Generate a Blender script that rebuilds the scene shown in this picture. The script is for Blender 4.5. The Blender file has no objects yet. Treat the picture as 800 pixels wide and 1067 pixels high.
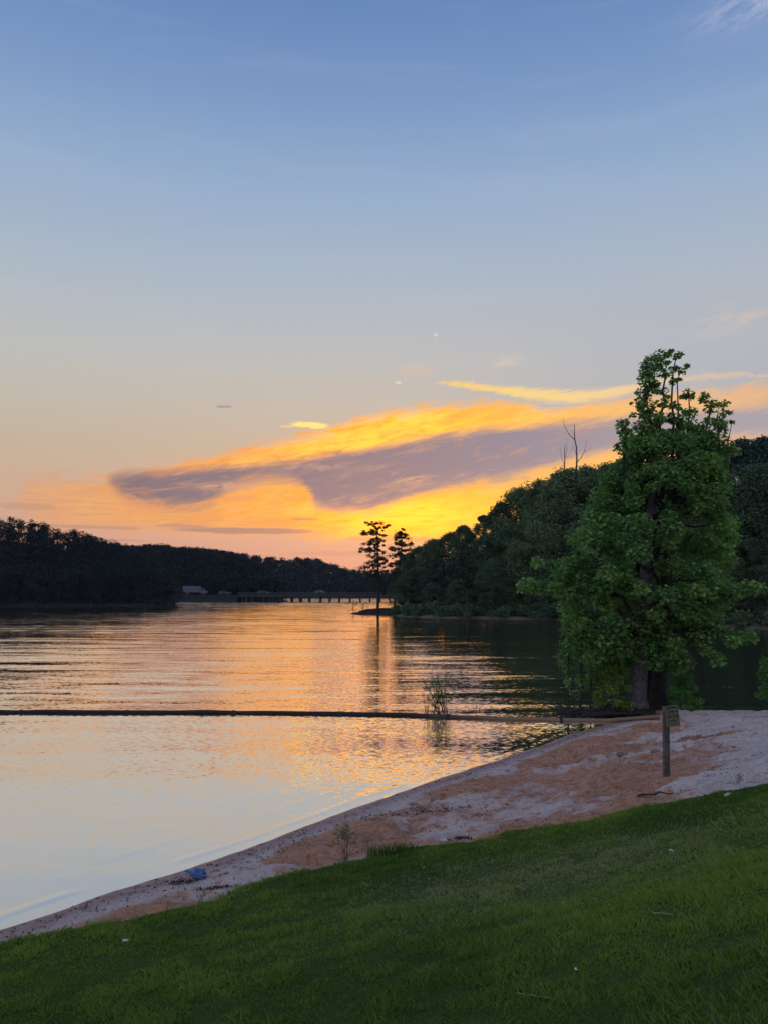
import bpy, math
import numpy as np

# ------------------------------------------------------------------ basics
scene = bpy.context.scene
COL = scene.collection
F = 821.0                       # focal length in photo pixels (800 x 1067)
HZ = 617.0                      # pixel row of the horizon
H = 3.5                         # eye height above the lake
PITCH = math.atan((HZ - 533.5) / F)
CP, SP = math.cos(PITCH), math.sin(PITCH)
rng = np.random.default_rng(7)


def ray(px, py):
    a, c = (px - 400) / F, (533.5 - py) / F
    return np.array([a, CP - c * SP, SP + c * CP])


def gp(px, py, z=0.0):
    d = ray(px, py)
    t = (z - H) / d[2]
    return np.array([d[0] * t, d[1] * t, z])


def at(px, py, Y):
    d = ray(px, py)
    t = Y / d[1]
    return np.array([d[0] * t, Y, H + d[2] * t])


def azel(px, py):
    d = ray(px, py)
    return math.degrees(math.atan2(d[0], d[1])), math.degrees(math.atan2(d[2], math.hypot(d[0], d[1])))


def lin(c):
    c = c / 255.0
    return c / 12.92 if c <= 0.04045 else ((c + 0.055) / 1.055) ** 2.4


def S(r, g, b):
    return (lin(r), lin(g), lin(b), 1.0)


def hash2(ix, iy, seed):
    h = (ix.astype(np.int64) * 374761393 + iy.astype(np.int64) * 668265263 + seed * 974634) & 0xFFFFFFFF
    h = ((h ^ (h >> 13)) * 1274126177) & 0xFFFFFFFF
    return ((h ^ (h >> 16)) & 0xFFFF) / 65535.0


def vnoise(x, y, seed=0):
    x = np.asarray(x, float); y = np.asarray(y, float)
    ix, iy = np.floor(x), np.floor(y)
    fx, fy = x - ix, y - iy
    fx = fx * fx * (3 - 2 * fx); fy = fy * fy * (3 - 2 * fy)
    a = hash2(ix, iy, seed); b = hash2(ix + 1, iy, seed)
    c = hash2(ix, iy + 1, seed); d = hash2(ix + 1, iy + 1, seed)
    return (a + (b - a) * fx) * (1 - fy) + (c + (d - c) * fx) * fy


def fbm(x, y, seed=0, oct=4):
    s, a, t = 0, 1.0, 0
    for o in range(oct):
        s = s + a * vnoise(x * 2 ** o + 17.3 * o, y * 2 ** o - 9.1 * o, seed + o)
        t += a; a *= 0.5
    return s / t


def sstep(a, b, x):
    t = np.clip((x - a) / (b - a), 0, 1)
    return t * t * (3 - 2 * t)


# ------------------------------------------------------------------ objects
def tag(o, label=None, cat=None, group=None, kind=None):
    if label: o['label'] = label
    if cat: o['category'] = cat
    if group: o['group'] = group
    if kind: o['kind'] = kind
    return o


def empty(name, loc=(0, 0, 0), rz=0.0):
    o = bpy.data.objects.new(name, None)
    COL.objects.link(o)
    o.location = tuple(float(v) for v in loc)
    o.rotation_euler = (0, 0, rz)
    return o


def mesh_data(name, parts, mat, smooth=True, attrs=None):
    """parts: list of (V, F); F an (m,k) index array. attrs: {name: per-vertex array}"""
    V, L, ls, lt, off, lo = [], [], [], [], 0, 0
    for v, f in parts:
        v = np.asarray(v, float); f = np.asarray(f, np.int64)
        V.append(v)
        if len(f):
            k = f.shape[1]
            L.append((f + off).ravel())
            ls.append(lo + np.arange(len(f)) * k)
            lt.append(np.full(len(f), k))
            lo += len(f) * k
        off += len(v)
    V = np.concatenate(V); L = np.concatenate(L); ls = np.concatenate(ls); lt = np.concatenate(lt)
    me = bpy.data.meshes.new(name)
    me.vertices.add(len(V)); me.vertices.foreach_set('co', V.ravel())
    me.loops.add(len(L)); me.loops.foreach_set('vertex_index', L.astype(np.int32))
    me.polygons.add(len(ls)); me.polygons.foreach_set('loop_start', ls.astype(np.int32))
    try:
        me.polygons.foreach_set('loop_total', lt.astype(np.int32))
    except Exception:
        pass
    if attrs:
        for k, a in attrs.items():
            at_ = me.attributes.new(k, 'FLOAT', 'POINT')
            at_.data.foreach_set('value', np.asarray(a, np.float32))
    me.update(calc_edges=True)
    me.validate()
    me.polygons.foreach_set('use_smooth', np.full(len(me.polygons), smooth))
    me.materials.append(mat)
    return me


def mobj(name, parts, mat, parent=None, smooth=True, attrs=None):
    o = bpy.data.objects.new(name, mesh_data(name, parts, mat, smooth, attrs))
    COL.objects.link(o)
    o.parent = parent
    return o


def children(o):
    return [c for c in o.children]


def copy_tree(o, parent=None):
    c = o.copy(); COL.objects.link(c); c.parent = parent
    for ch in list(o.children):
        copy_tree(ch, c)
    return c


# ------------------------------------------------------------------ shape helpers
def tube(path, radii, sides=8, cap=True):
    P = np.asarray(path, float); n = len(P)
    R = np.broadcast_to(np.asarray(radii, float), (n,)).copy()
    T = np.gradient(P, axis=0); T /= np.linalg.norm(T, axis=1)[:, None] + 1e-9
    ref = np.array([0.0, 1.0, 0.0]) if abs(T[:, 1]).mean() < 0.8 else np.array([1.0, 0, 0])
    U = np.cross(T, ref); U /= np.linalg.norm(U, axis=1)[:, None] + 1e-9
    W = np.cross(T, U)
    a = np.linspace(0, 2 * math.pi, sides, endpoint=False)
    V = P[:, None] + R[:, None, None] * (np.cos(a)[None, :, None] * U[:, None] + np.sin(a)[None, :, None] * W[:, None])
    V = V.reshape(-1, 3)
    i, j = np.meshgrid(np.arange(n - 1), np.arange(sides), indexing='ij')
    j2 = (j + 1) % sides
    Fq = np.stack([i * sides + j, i * sides + j2, (i + 1) * sides + j2, (i + 1) * sides + j], -1).reshape(-1, 4)
    if cap:
        V = np.concatenate([V, P[:1], P[-1:]])
        e0, e1 = len(V) - 2, len(V) - 1
        jj = np.arange(sides); jn = (jj + 1) % sides
        q0 = np.stack([jn, jj, np.full(sides, e0)], -1)
        q1 = np.stack([(n - 1) * sides + jj, (n - 1) * sides + jn, np.full(sides, e1)], -1)
        return [(V, Fq), (V[:0], np.zeros((0, 3), int))], (V, Fq, np.concatenate([q0, q1]))
    return [(V, Fq)], (V, Fq, None)


def tubes(specs, sides=7):
    """specs: list of (path, radii) -> parts for mesh_data (quads then caps share vertices)"""
    out = []
    for path, r in specs:
        _, (V, Fq, C) = tube(path, r, sides)
        base = V
        out.append((base, Fq))
        # caps get their own copy of the end rings
        out.append((base, C))
    return out


def wob(a, b, n=6, amp=0.1, bend=(0, 0, 0), r=None):
    r = r or rng
    t = np.linspace(0, 1, n)[:, None]
    a = np.asarray(a, float); b = np.asarray(b, float)
    p = a + (b - a) * t + np.asarray(bend, float) * (4 * t * (1 - t))
    nz = r.normal(0, amp, (n, 3)); nz[0] = 0; nz[-1] *= 0.3
    return p + nz


def box(c, s, bevel=0.0):
    """chamfered box (V,F parts) centred at c with size s"""
    c = np.asarray(c, float); h = np.asarray(s, float) / 2
    b = min(bevel, h.min() * 0.95)
    if b <= 0:
        v = np.array([[x, y, z] for x in (-1, 1) for y in (-1, 1) for z in (-1, 1)], float) * h + c
        f = np.array([[0, 1, 3, 2], [4, 6, 7, 5], [0, 4, 5, 1], [2, 3, 7, 6], [0, 2, 6, 4], [1, 5, 7, 3]])
        return [(v, f)]
    V, idx = [], {}
    for sx in (-1, 1):
        for sy in (-1, 1):
            for sz in (-1, 1):
                for ax in range(3):
                    p = np.array([sx, sy, sz]) * (h - b)
                    p[ax] = (sx, sy, sz)[ax] * h[ax]
                    idx[(sx, sy, sz, ax)] = len(V); V.append(p + c)
    Q, T = [], []
    for ax in range(3):
        o1, o2 = [(1, 2), (2, 0), (0, 1)][ax]
        for s0 in (-1, 1):
            r = []
            for (u, v) in ((-1, -1), (1, -1), (1, 1), (-1, 1)):
                k = [0, 0, 0]; k[ax] = s0; k[o1] = u; k[o2] = v
                r.append(idx[(*k, ax)])
            Q.append(r if s0 > 0 else r[::-1])
    for ax in range(3):
        o1, o2 = [(1, 2), (2, 0), (0, 1)][ax]
        for u in (-1, 1):
            for v in (-1, 1):
                k0 = [0, 0, 0]; k1 = [0, 0, 0]
                k0[ax] = -1; k1[ax] = 1
                for k in (k0, k1): k[o1] = u; k[o2] = v
                r = [idx[(*k0, o1)], idx[(*k1, o1)], idx[(*k1, o2)], idx[(*k0, o2)]]
                Q.append(r if u * v > 0 else r[::-1])
    for sx in (-1, 1):
        for sy in (-1, 1):
            for sz in (-1, 1):
                r = [idx[(sx, sy, sz, a)] for a in range(3)]
                T.append(r if sx * sy * sz > 0 else r[::-1])
    V = np.array(V)
    return [(V, np.array(Q)), (V, np.array(T))]


def blob(c, s, n=14, m=9, amp=0.25, freq=2.0, seed=0, flat=0.0):
    """lumpy closed lump"""
    th = np.linspace(0, 2 * math.pi, n, endpoint=False); ph = np.linspace(0.12, math.pi - 0.12, m)
    T, Pp = np.meshgrid(th, ph)
    d = np.stack([np.cos(T) * np.sin(Pp), np.sin(T) * np.sin(Pp), np.cos(Pp)], -1).reshape(-1, 3)
    nz = vnoise(d[:, 0] * freq + 5 + seed, d[:, 1] * freq + d[:, 2] * freq * 1.7, seed)
    v = d * (1 + amp * (nz - 0.5) * 2)[:, None]
    v[:, 2] = np.maximum(v[:, 2], -1 + flat)
    V = v * np.asarray(s, float) + np.asarray(c, float)
    q = []
    for i in range(m - 1):
        for j in range(n):
            q.append([i * n + j, (i + 1) * n + j, (i + 1) * n + (j + 1) % n, i * n + (j + 1) % n])
    top = [[0 * n + j, 0 * n + (j + 1) % n] for j in range(n)]
    V = np.concatenate([V, V[:n].mean(0)[None], V[(m - 1) * n:m * n].mean(0)[None]])
    tri = [[len(V) - 2, j, (j + 1) % n] for j in range(n)] + [[len(V) - 1, (m - 1) * n + (j + 1) % n, (m - 1) * n + j] for j in range(n)]
    return [(V, np.array(q)), (V, np.array(tri))]


def grid(xs, ys, zf):
    X, Y = np.meshgrid(xs, ys)
    Z = zf(X, Y)
    V = np.stack([X, Y, Z], -1).reshape(-1, 3)
    nx, ny = len(xs), len(ys)
    i, j = np.meshgrid(np.arange(ny - 1), np.arange(nx - 1), indexing='ij')
    Q = np.stack([i * nx + j, i * nx + j + 1, (i + 1) * nx + j + 1, (i + 1) * nx + j], -1).reshape(-1, 4)
    return V, Q


def leaves(P, size, r, up=0.4, aspect=0.7, fold=0.18, outward=None, droop=0.0):
    """one folded leaf-sized quad per point -> (V, F)"""
    n = len(P)
    size = np.broadcast_to(np.asarray(size, float), (n,))[:, None]
    nrm = r.normal(0, 1, (n, 3)); nrm /= np.linalg.norm(nrm, axis=1)[:, None]
    nrm[:, 2] = np.abs(nrm[:, 2]) + up
    if outward is not None:
        nrm += outward
    nrm /= np.linalg.norm(nrm, axis=1)[:, None]
    a = r.normal(0, 1, (n, 3)); a[:, 2] -= droop
    a -= nrm * (a * nrm).sum(1)[:, None]; a /= np.linalg.norm(a, axis=1)[:, None] + 1e-9
    b = np.cross(nrm, a)
    v0 = P - a * size * 0.5
    v1 = P + b * size * aspect * 0.5 + nrm * size * fold + a * size * 0.08
    v2 = P + a * size * 0.5
    v3 = P - b * size * aspect * 0.5 + nrm * size * fold + a * size * 0.08
    V = np.stack([v0, v1, v2, v3], 1).reshape(-1, 3)
    return V, np.arange(n * 4).reshape(-1, 4)


def clump_points(C, R, per, r, flat=0.75, shell=0.5):
    """points spread through ellipsoidal clumps; returns points, clump ids, outward dirs"""
    C = np.asarray(C, float); R = np.asarray(R, float)
    ids = np.repeat(np.arange(len(C)), per)
    d = r.normal(0, 1, (len(ids), 3)); d /= np.linalg.norm(d, axis=1)[:, None]
    rad = r.uniform(0, 1, len(ids)) ** shell
    off = d * rad[:, None] * R[ids][:, None]
    off[:, 2] *= flat
    return C[ids] + off, ids, d


# ------------------------------------------------------------------ node expressions
class NT:
    def __init__(self, tree):
        self.t = tree
        tree.nodes.clear()

    def n(self, typ, **kw):
        nd = self.t.nodes.new(typ)
        for k, v in kw.items():
            setattr(nd, k, v)
        return nd

    def put(self, sock, v):
        if isinstance(v, E): v = v.s
        if hasattr(v, 'is_output'):
            self.t.links.new(v, sock)
        else:
            sock.default_value = v

    def m(self, op, *a, clamp=False):
        nd = self.n('ShaderNodeMath', operation=op, use_clamp=clamp)
        for i, v in enumerate(a): self.put(nd.inputs[i], v)
        return E(self, nd.outputs[0])

    def ss(self, x, a, b, lo=0.0, hi=1.0):
        nd = self.n('ShaderNodeMapRange', interpolation_type='SMOOTHSTEP')
        for i, v in enumerate((x, a, b, lo, hi)): self.put(nd.inputs[i], v)
        return E(self, nd.outputs[0])

    def mix(self, f, a, b, mode='MIX'):
        nd = self.n('ShaderNodeMix', data_type='RGBA', blend_type=mode)
        nd.clamp_factor = True
        self.put(nd.inputs[0], f); self.put(nd.inputs[6], a); self.put(nd.inputs[7], b)
        return E(self, nd.outputs[2])

    def ramp(self, x, stops, interp='LINEAR'):
        nd = self.n('ShaderNodeValToRGB')
        cr = nd.color_ramp; cr.interpolation = interp
        while len(cr.elements) < len(stops): cr.elements.new(0.5)
        for e, (p, c) in zip(cr.elements, sorted(stops, key=lambda q: q[0])):
            e.position = p; e.color = c
        self.put(nd.inputs[0], x)
        return E(self, nd.outputs[0])

    def curve(self, x, pts):
        nd = self.n('ShaderNodeFloatCurve')
        c = nd.mapping.curves[0]
        nd.mapping.use_clip = False
        nd.mapping.extend = 'HORIZONTAL'
        pts = sorted(pts)
        while len(c.points) < len(pts): c.points.new(0.5, 0.5)
        for p, (u, v) in zip(c.points, pts):
            p.location = (u, v); p.handle_type = 'AUTO_CLAMPED'
        nd.mapping.update()
        self.put(nd.inputs['Value'], x)
        return E(self, nd.outputs[0])

    def vec(self, x, y, z=0.0):
        nd = self.n('ShaderNodeCombineXYZ')
        for i, v in enumerate((x, y, z)): self.put(nd.inputs[i], v)
        return E(self, nd.outputs[0])

    def noise(self, v, scale=1.0, detail=2.0, rough=0.5, dist=0.0, color=False):
        nd = self.n('ShaderNodeTexNoise')
        self.put(nd.inputs['Vector'], v)
        nd.inputs['Scale'].default_value = scale
        nd.inputs['Detail'].default_value = detail
        nd.inputs['Roughness'].default_value = rough
        nd.inputs['Distortion'].default_value = dist
        return E(self, nd.outputs['Color' if color else 'Fac'])

    def sep(self, v):
        nd = self.n('ShaderNodeSeparateXYZ'); self.put(nd.inputs[0], v)
        return [E(self, o) for o in nd.outputs]

    def attr(self, name):
        nd = self.n('ShaderNodeAttribute', attribute_name=name)
        return E(self, nd.outputs['Fac'])

    def pos(self):
        return E(self, self.n('ShaderNodeNewGeometry').outputs['Position'])

    def obj(self):
        return E(self, self.n('ShaderNodeTexCoord').outputs['Object'])

    def bump(self, h, strength=0.5, dist=0.02):
        nd = self.n('ShaderNodeBump')
        nd.inputs['Strength'].default_value = strength
        nd.inputs['Distance'].default_value = dist
        self.put(nd.inputs['Height'], h)
        return E(self, nd.outputs[0])


class E:
    def __init__(self, nt, s): self.nt, self.s = nt, s
    def __add__(self, o): return self.nt.m('ADD', self, o)
    __radd__ = __add__
    def __sub__(self, o): return self.nt.m('SUBTRACT', self, o)
    def __rsub__(self, o): return self.nt.m('SUBTRACT', o, self)
    def __mul__(self, o): return self.nt.m('MULTIPLY', self, o)
    __rmul__ = __mul__
    def __truediv__(self, o): return self.nt.m('DIVIDE', self, o)


def principled(name, build=None, color=(0.5, 0.5, 0.5, 1), rough=0.8, metallic=0.0, spec=0.3):
    m = bpy.data.materials.new(name); m.use_nodes = True
    nt = NT(m.node_tree)
    out = nt.n('ShaderNodeOutputMaterial'); b = nt.n('ShaderNodeBsdfPrincipled')
    m.node_tree.links.new(b.outputs[0], out.inputs[0])
    b.inputs['Base Color'].default_value = color
    b.inputs['Roughness'].default_value = rough
    b.inputs['Metallic'].default_value = metallic
    b.inputs['Specular IOR Level'].default_value = spec
    if build: build(nt, b)
    return m


def simple(name, c, rough=0.8, var=0.25, scale=6.0, bump=0.0, metallic=0.0, spec=0.3):
    def bld(nt, b):
        n = nt.noise(nt.obj(), scale, 4.0, 0.6)
        lo = tuple(v * (1 - var) for v in c[:3]) + (1,); hi = tuple(min(1, v * (1 + var)) for v in c[:3]) + (1,)
        nt.put(b.inputs['Base Color'], nt.mix(nt.ss(n, 0.3, 0.7), lo, hi))
        if bump: nt.put(b.inputs['Normal'], nt.bump(n, bump, 0.02))
    return principled(name, bld, rough=rough, metallic=metallic, spec=spec)


def leaf_mat(name, c0, c1, c2=None, trans=0.35, rough=0.6):
    """leaves vary from c0 to c1 by a per-leaf tint; some light passes through"""
    m = bpy.data.materials.new(name); m.use_nodes = True
    nt = NT(m.node_tree)
    out = nt.n('ShaderNodeOutputMaterial')
    t = nt.attr('tint')
    col = nt.mix(t, c0, c1)
    if c2: col = nt.mix(nt.ss(t, 0.9, 1.0), col, c2)
    p = nt.n('ShaderNodeBsdfPrincipled')
    nt.put(p.inputs['Base Color'], col); p.inputs['Roughness'].default_value = rough
    p.inputs['Specular IOR Level'].default_value = 0.25
    tr = nt.n('ShaderNodeBsdfTranslucent')
    nt.put(tr.inputs[0], nt.mix(0.5, col, nt.mix(1.0, col, (1.0, 1.15, 0.5, 1), 'MULTIPLY')))
    mx = nt.n('ShaderNodeMixShader'); mx.inputs[0].default_value = trans
    m.node_tree.links.new(p.outputs[0], mx.inputs[1]); m.node_tree.links.new(tr.outputs[0], mx.inputs[2])
    m.node_tree.links.new(mx.outputs[0], out.inputs[0])
    return m


# ------------------------------------------------------------------ camera
cam = bpy.data.cameras.new('camera')
cam.sensor_fit = 'VERTICAL'
cam.angle_y = 2 * math.atan(533.5 / F)
cam.clip_end = 5000; cam.clip_start = 0.05
co = bpy.data.objects.new('camera', cam); COL.objects.link(co)
co.location = (0, 0, H)
co.rotation_euler = (math.pi / 2 + PITCH, 0, 0)
scene.camera = co

# ------------------------------------------------------------------ world: dusk sky with clouds
SUN_AZ, SUN_EL = math.radians(2.0), math.radians(0.8)
w = bpy.data.worlds.new('World'); scene.world = w; w.use_nodes = True


def build_world():
    nt = NT(w.node_tree)
    out = nt.n('ShaderNodeOutputWorld')
    d = E(nt, nt.n('ShaderNodeTexCoord').outputs['Generated'])
    x, y, z = nt.sep(d)
    az = nt.m('ARCTAN2', x, y) * (180 / math.pi)
    el = nt.m('ARCSINE', z) * (180 / math.pi)
    X = (az + 40.0) / 80.0
    YS = 40.0

    def P(px, py):
        a, e = azel(px, py)
        return ((a + 40) / 80, e / YS)

    def PX(px): return P(px, 520)[0]

    def ce(pts): return nt.curve(X, [P(*p) for p in pts]) * YS       # a cloud edge, in degrees of elevation

    def env(pts): return nt.curve(X, [(PX(a), b) for a, b in pts])

    def rampx(stops): return nt.ramp(X, [(PX(a), S(*c)) for a, c in stops])

    # clear sky, by elevation
    stops = [(612, (180, 134, 134)), (590, (188, 142, 136)), (560, (206, 156, 140)), (520, (200, 165, 142)),
             (470, (192, 175, 156)), (430, (192, 183, 171)), (380, (188, 188, 186)), (300, (172, 184, 198)),
             (200, (149, 173, 204)), (100, (122, 152, 197)), (0, (101, 135, 187))]
    E0 = nt.m('DIVIDE', el, 90.0, clamp=True)
    st = [(max(0, azel(400, p)[1]) / 90, S(*c)) for p, c in stops]
    st += [(0.60, S(92, 126, 184)), (1.0, S(90, 122, 178))]
    base = nt.ramp(E0, st)
    # away from the sunset the low sky turns blue-grey
    back = nt.m('ABSOLUTE', az)
    basb = nt.ramp(E0, [(0, S(158, 166, 182)), (0.12, S(194, 192, 206)), (0.3, S(190, 198, 222)), (0.6, S(152, 174, 212)), (1, S(100, 132, 186))])
    basb = nt.mix(1.0, basb, (1.35, 1.35, 1.33, 1), 'MULTIPLY')  # unseen sky behind the camera brightened as added fill for the foreground
    col = nt.mix(nt.ss(back, 34.0, 95.0), base, basb)

    # noises, stretched along the wind
    tilt = el - az * 0.20
    nA = nt.noise(nt.vec(az * 0.09, tilt * 0.42, 1.0), 1.0, 5.0, 0.6, 0.3) - 0.5
    nB = nt.noise(nt.vec(az * 0.22, tilt * 0.9, 4.0), 1.0, 6.0, 0.62, 0.6) - 0.5
    nC = nt.noise(nt.vec(az * 0.55, tilt * 2.8, 9.0), 1.0, 7.0, 0.68, 0.7) - 0.5
    nD = nt.noise(nt.vec(az * 0.35, el * 5.0, 2.0), 1.0, 4.0, 0.6, 0.2) - 0.5

    def gauss(px, py, sx, sy):
        a, e = azel(px, py)
        gx = (az - a) / (sx / F * 57.3); gy = (el - e) / (sy / F * 57.3)
        return nt.m('POWER', 2.718, (gx * gx + gy * gy) * -0.5)

    def band(up, lo, su, sl, nu, nl):
        return nt.ss(el + nl, ce(lo) - sl, ce(lo) + sl) * nt.ss(el + nu, ce(up) - su, ce(up) + su, 1.0, 0.0)

    # warm veil round the sun's place
    veil = nt.m('MINIMUM', gauss(430, 520, 230, 60) * 0.30, 1.0)
    col = nt.mix(veil, col, S(238, 186, 138))
    col = nt.mix(nt.ss(az, -4.0, 26.0) * nt.ss(el, 4.0, 9.0) * nt.ss(el, 14.0, 26.0, 1.0, 0.0) * nt.ss(back, 40.0, 80.0, 1.0, 0.0) * 0.55, col, S(164, 173, 192))
    # faint grey-lilac streaks high up
    hi = nt.ss(nt.noise(nt.vec(az * 0.05, el * 0.5, 6.0), 1.0, 4.0, 0.55, 0.4), 0.5, 0.75)
    col = nt.mix(hi * nt.ss(el, 8.0, 16.0) * 0.08, col, S(200, 200, 212))

    # the lit sheet of cloud
    sheet = band([(-60, 520), (10, 520), (30, 504), (100, 499), (180, 487), (250, 471), (330, 452), (400, 432), (450, 423), (520, 421), (600, 420), (700, 410), (800, 400), (950, 385)],
                 [(-60, 524), (10, 526), (40, 546), (120, 550), (200, 552), (300, 556), (380, 562), (450, 564), (520, 552), (600, 530), (700, 510), (800, 480), (950, 450)],
                 0.5, 0.8, nB * 2.6 + nC * 2.0, nB * 1.8 + nD * 0.9)
    sheet = sheet * env([(-80, 0.0), (8, 0.3), (36, 0.95), (130, 1.0), (700, 1.0), (820, 0.95), (950, 0.7)])
    sheet = sheet * nt.ss(nC + nB * 0.6 + env([(0, 0.04), (150, 0.17), (350, 0.4), (800, 0.3)]), -0.16, 0.10, 0.45, 1.0)
    warm = rampx([(0, (210, 152, 122)), (120, (228, 150, 96)), (250, (238, 150, 76)), (340, (244, 152, 58)), (440, (249, 164, 40)),
                  (560, (250, 184, 92)), (680, (244, 184, 122)), (800, (226, 176, 138))])
    core = nt.m('MINIMUM', gauss(428, 536, 66, 20) * 1.25 + gauss(400, 452, 70, 12) * 0.95 + gauss(470, 438, 80, 10) * 0.75
                + gauss(330, 470, 60, 9) * 0.6 + gauss(250, 484, 50, 6) * 0.4 + gauss(500, 532, 60, 16) * 0.6 + gauss(300, 522, 50, 16) * 0.22 + gauss(600, 478, 70, 9) * 0.5, 1.0)
    core = nt.m('MULTIPLY', core, nt.ss(nC + nB * 0.5, -0.28, 0.16, 0.35, 1.1), clamp=True)
    st = nt.ss(nC * 0.5 + nB * 0.9 + nD * 0.25, -0.22, 0.22)
    warm = nt.mix(nt.m('MULTIPLY', st, 0.55), warm, nt.mix(0.5, warm, S(255, 206, 120)))
    warm = nt.mix(nt.ss(nB * 0.9 + nD * 0.6, 0.04, 0.22) * 0.5, warm, S(205, 146, 112))
    warm = nt.mix(core, warm, nt.mix(st, (1.25, 0.52, 0.03, 1), (1.6, 0.74, 0.06, 1)))
    warm = nt.mix(nt.m('POWER', gauss(420, 537, 46, 14), 1.0) * nt.ss(nD, -0.25, 0.12), warm, (2.8, 0.86, 0.022, 1))
    col = nt.mix(sheet, col, warm)
    col = nt.mix(nt.ss(nD + nC * 0.4, 0.0, 0.16) * sheet * env([(0, .5), (200, .45), (420, 0.12), (800, 0.1)]), col, S(206, 150, 122))

    # shaded purple-grey bank across it
    bank = band([(112, 497), (128, 494), (180, 492), (230, 487), (290, 482), (350, 473), (400, 465), (450, 455), (520, 447), (580, 443), (640, 437), (720, 431), (800, 425), (950, 412)],
                [(112, 502), (135, 519), (170, 527), (212, 526), (240, 508), (265, 499), (292, 497), (314, 504), (332, 526), (375, 532), (430, 519), (480, 507), (550, 492), (640, 470), (720, 462), (800, 455), (950, 440)],
                0.5, 0.75, nC * 0.7 + nB * 0.8, nC * 1.2 + nB * 2.4)
    bank = bank * env([(108, 0.0), (124, 0.9), (160, 1.0), (820, 1.0), (960, 0.6)]) * nt.ss(nB * 1.3 + nC * 0.3 + env([(100, 0.0), (300, 0.06), (480, 0.2), (800, 0.2)]), -0.3, 0.02, 0.5, 1.0)
    shade = rampx([(110, (110, 98, 116)), (200, (112, 103, 124)), (300, (118, 109, 128)), (420, (122, 116, 137)), (560, (134, 131, 152)), (680, (158, 150, 162)), (800, (164, 158, 170))])
    shade = nt.mix(nt.ss(nB + nC * 0.5, 0.03, 0.24) * 0.8, shade, S(184, 142, 130))
    col = nt.mix(bank * 0.96, col, shade)
    col = nt.mix(nt.m('MULTIPLY', gauss(424, 499, 20, 5) + gauss(226, 506, 24, 3) * 0.9 + gauss(350, 486, 40, 3) * 0.5, nt.ss(nB + nC, -0.12, 0.1)) * 0.7, col, S(226, 168, 128))
    # thin grey streaks low down
    for (cx, cy, hx, hy, a) in ((255, 553, 78, 3.6, 0.85), (190, 548, 30, 2, 0.5), (90, 549, 60, 2.2, 0.45), (318, 541, 16, 1.6, 0.6), (60, 562, 90, 2, 0.35), (370, 577, 80, 3, 0.3), (420, 562, 60, 2.5, 0.35), (30, 528, 30, 4, 0.3)):
        a0, e0 = azel(cx, cy)
        gx = (az - a0) / (hx / F * 57.3); gy = (el - e0 + nD * 0.35 + nC * 0.15) / (hy / F * 57.3)
        col = nt.mix(nt.ss(gx * gx + gy * gy, 0.3, 1.25, a, 0.0), col, S(158, 124, 122))
    # small bright lens cloud, its wisps, and the tiny bright scraps above it
    for (cx, cy, hx, hy, c, a) in ((323, 443.5, 21, 4.4, (255, 232, 128), 1.0), (299, 444.5, 8, 1.4, (250, 205, 120), 0.8),
                                   (415, 398.6, 3.6, 1.3, (255, 238, 215), 0.45), (454, 349, 1.9, 1.9, (250, 246, 244), 0.36),
                                   (432, 386, 22, 8, (212, 188, 164), 0.4), (234, 423.5, 9, 2, (150, 146, 150), 0.7)):
        a0, e0 = azel(cx, cy)
        gx = (az - a0) / (hx / F * 57.3); gy = (el - e0 + (nC * 0.5 + nD * 0.35) * min(1, hy / 4)) / (hy / F * 57.3)
        gy = nt.m('MAXIMUM', gy, gy * -1.7) if hy > 3 and hy < 5 else gy
        col = nt.mix(nt.ss(gx * gx + gy * gy, 0.35, 1.2, a, 0.0), col, S(*c))
    # high thin bright streak
    mid = ce([(440, 397), (480, 401), (520, 406), (570, 412), (620, 411), (660, 404), (700, 395), (760, 391), (820, 392), (900, 388)])
    th = env([(450, 0.0), (475, 0.16), (540, 0.3), (600, 0.4), (650, 0.34), (700, 0.22), (760, 0.24), (790, 0.1), (860, 0.0)])
    gy = nt.m('ABSOLUTE', el - mid + nC * 0.9 + nB * 0.5)
    col = nt.mix(nt.ss(gy / (th + 0.02), 0.25, 1.5, 0.95, 0.0) * env([(455, 0), (480, .9), (640, .95), (700, .55), (780, .5), (840, 0)]), col, rampx([(460, (250, 205, 110)), (560, (253, 216, 128)), (660, (246, 208, 150)), (780, (236, 196, 158))]))
    col = nt.mix(gauss(525, 385, 12, 14) * nt.ss(nB, 0.0, 0.2) * 0.8, col, S(226, 200, 170))
    # soft peach wisp right, pale lilac one at the top right
    col = nt.mix(gauss(755, 333, 45, 9) * nt.ss(nB + nC * 0.6, -0.1, 0.2) * 0.55, col, S(218, 194, 180))
    col = nt.mix(gauss(780, 8, 34, 9) * nt.ss(nB + nC * 0.6, -0.16, 0.16) * 0.85, col, S(178, 184, 212))
    # land-side horizon below 0 deg
    col = nt.mix(nt.ss(el, -4.0, -0.5, 1.0, 0.0), col, S(60, 58, 60))

    bg = nt.n('ShaderNodeBackground'); nt.put(bg.inputs[0], col); bg.inputs[1].default_value = 0.97
    sky = nt.n('ShaderNodeTexSky'); sky.sky_type = 'NISHITA'; sky.sun_disc = False
    sky.sun_elevation = SUN_EL; sky.sun_rotation = SUN_AZ
    b2 = nt.n('ShaderNodeBackground'); w.node_tree.links.new(sky.outputs[0], b2.inputs[0]); b2.inputs[1].default_value = 0.02
    add = nt.n('ShaderNodeAddShader')
    w.node_tree.links.new(bg.outputs[0], add.inputs[0]); w.node_tree.links.new(b2.outputs[0], add.inputs[1])
    w.node_tree.links.new(add.outputs[0], out.inputs[0])


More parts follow.
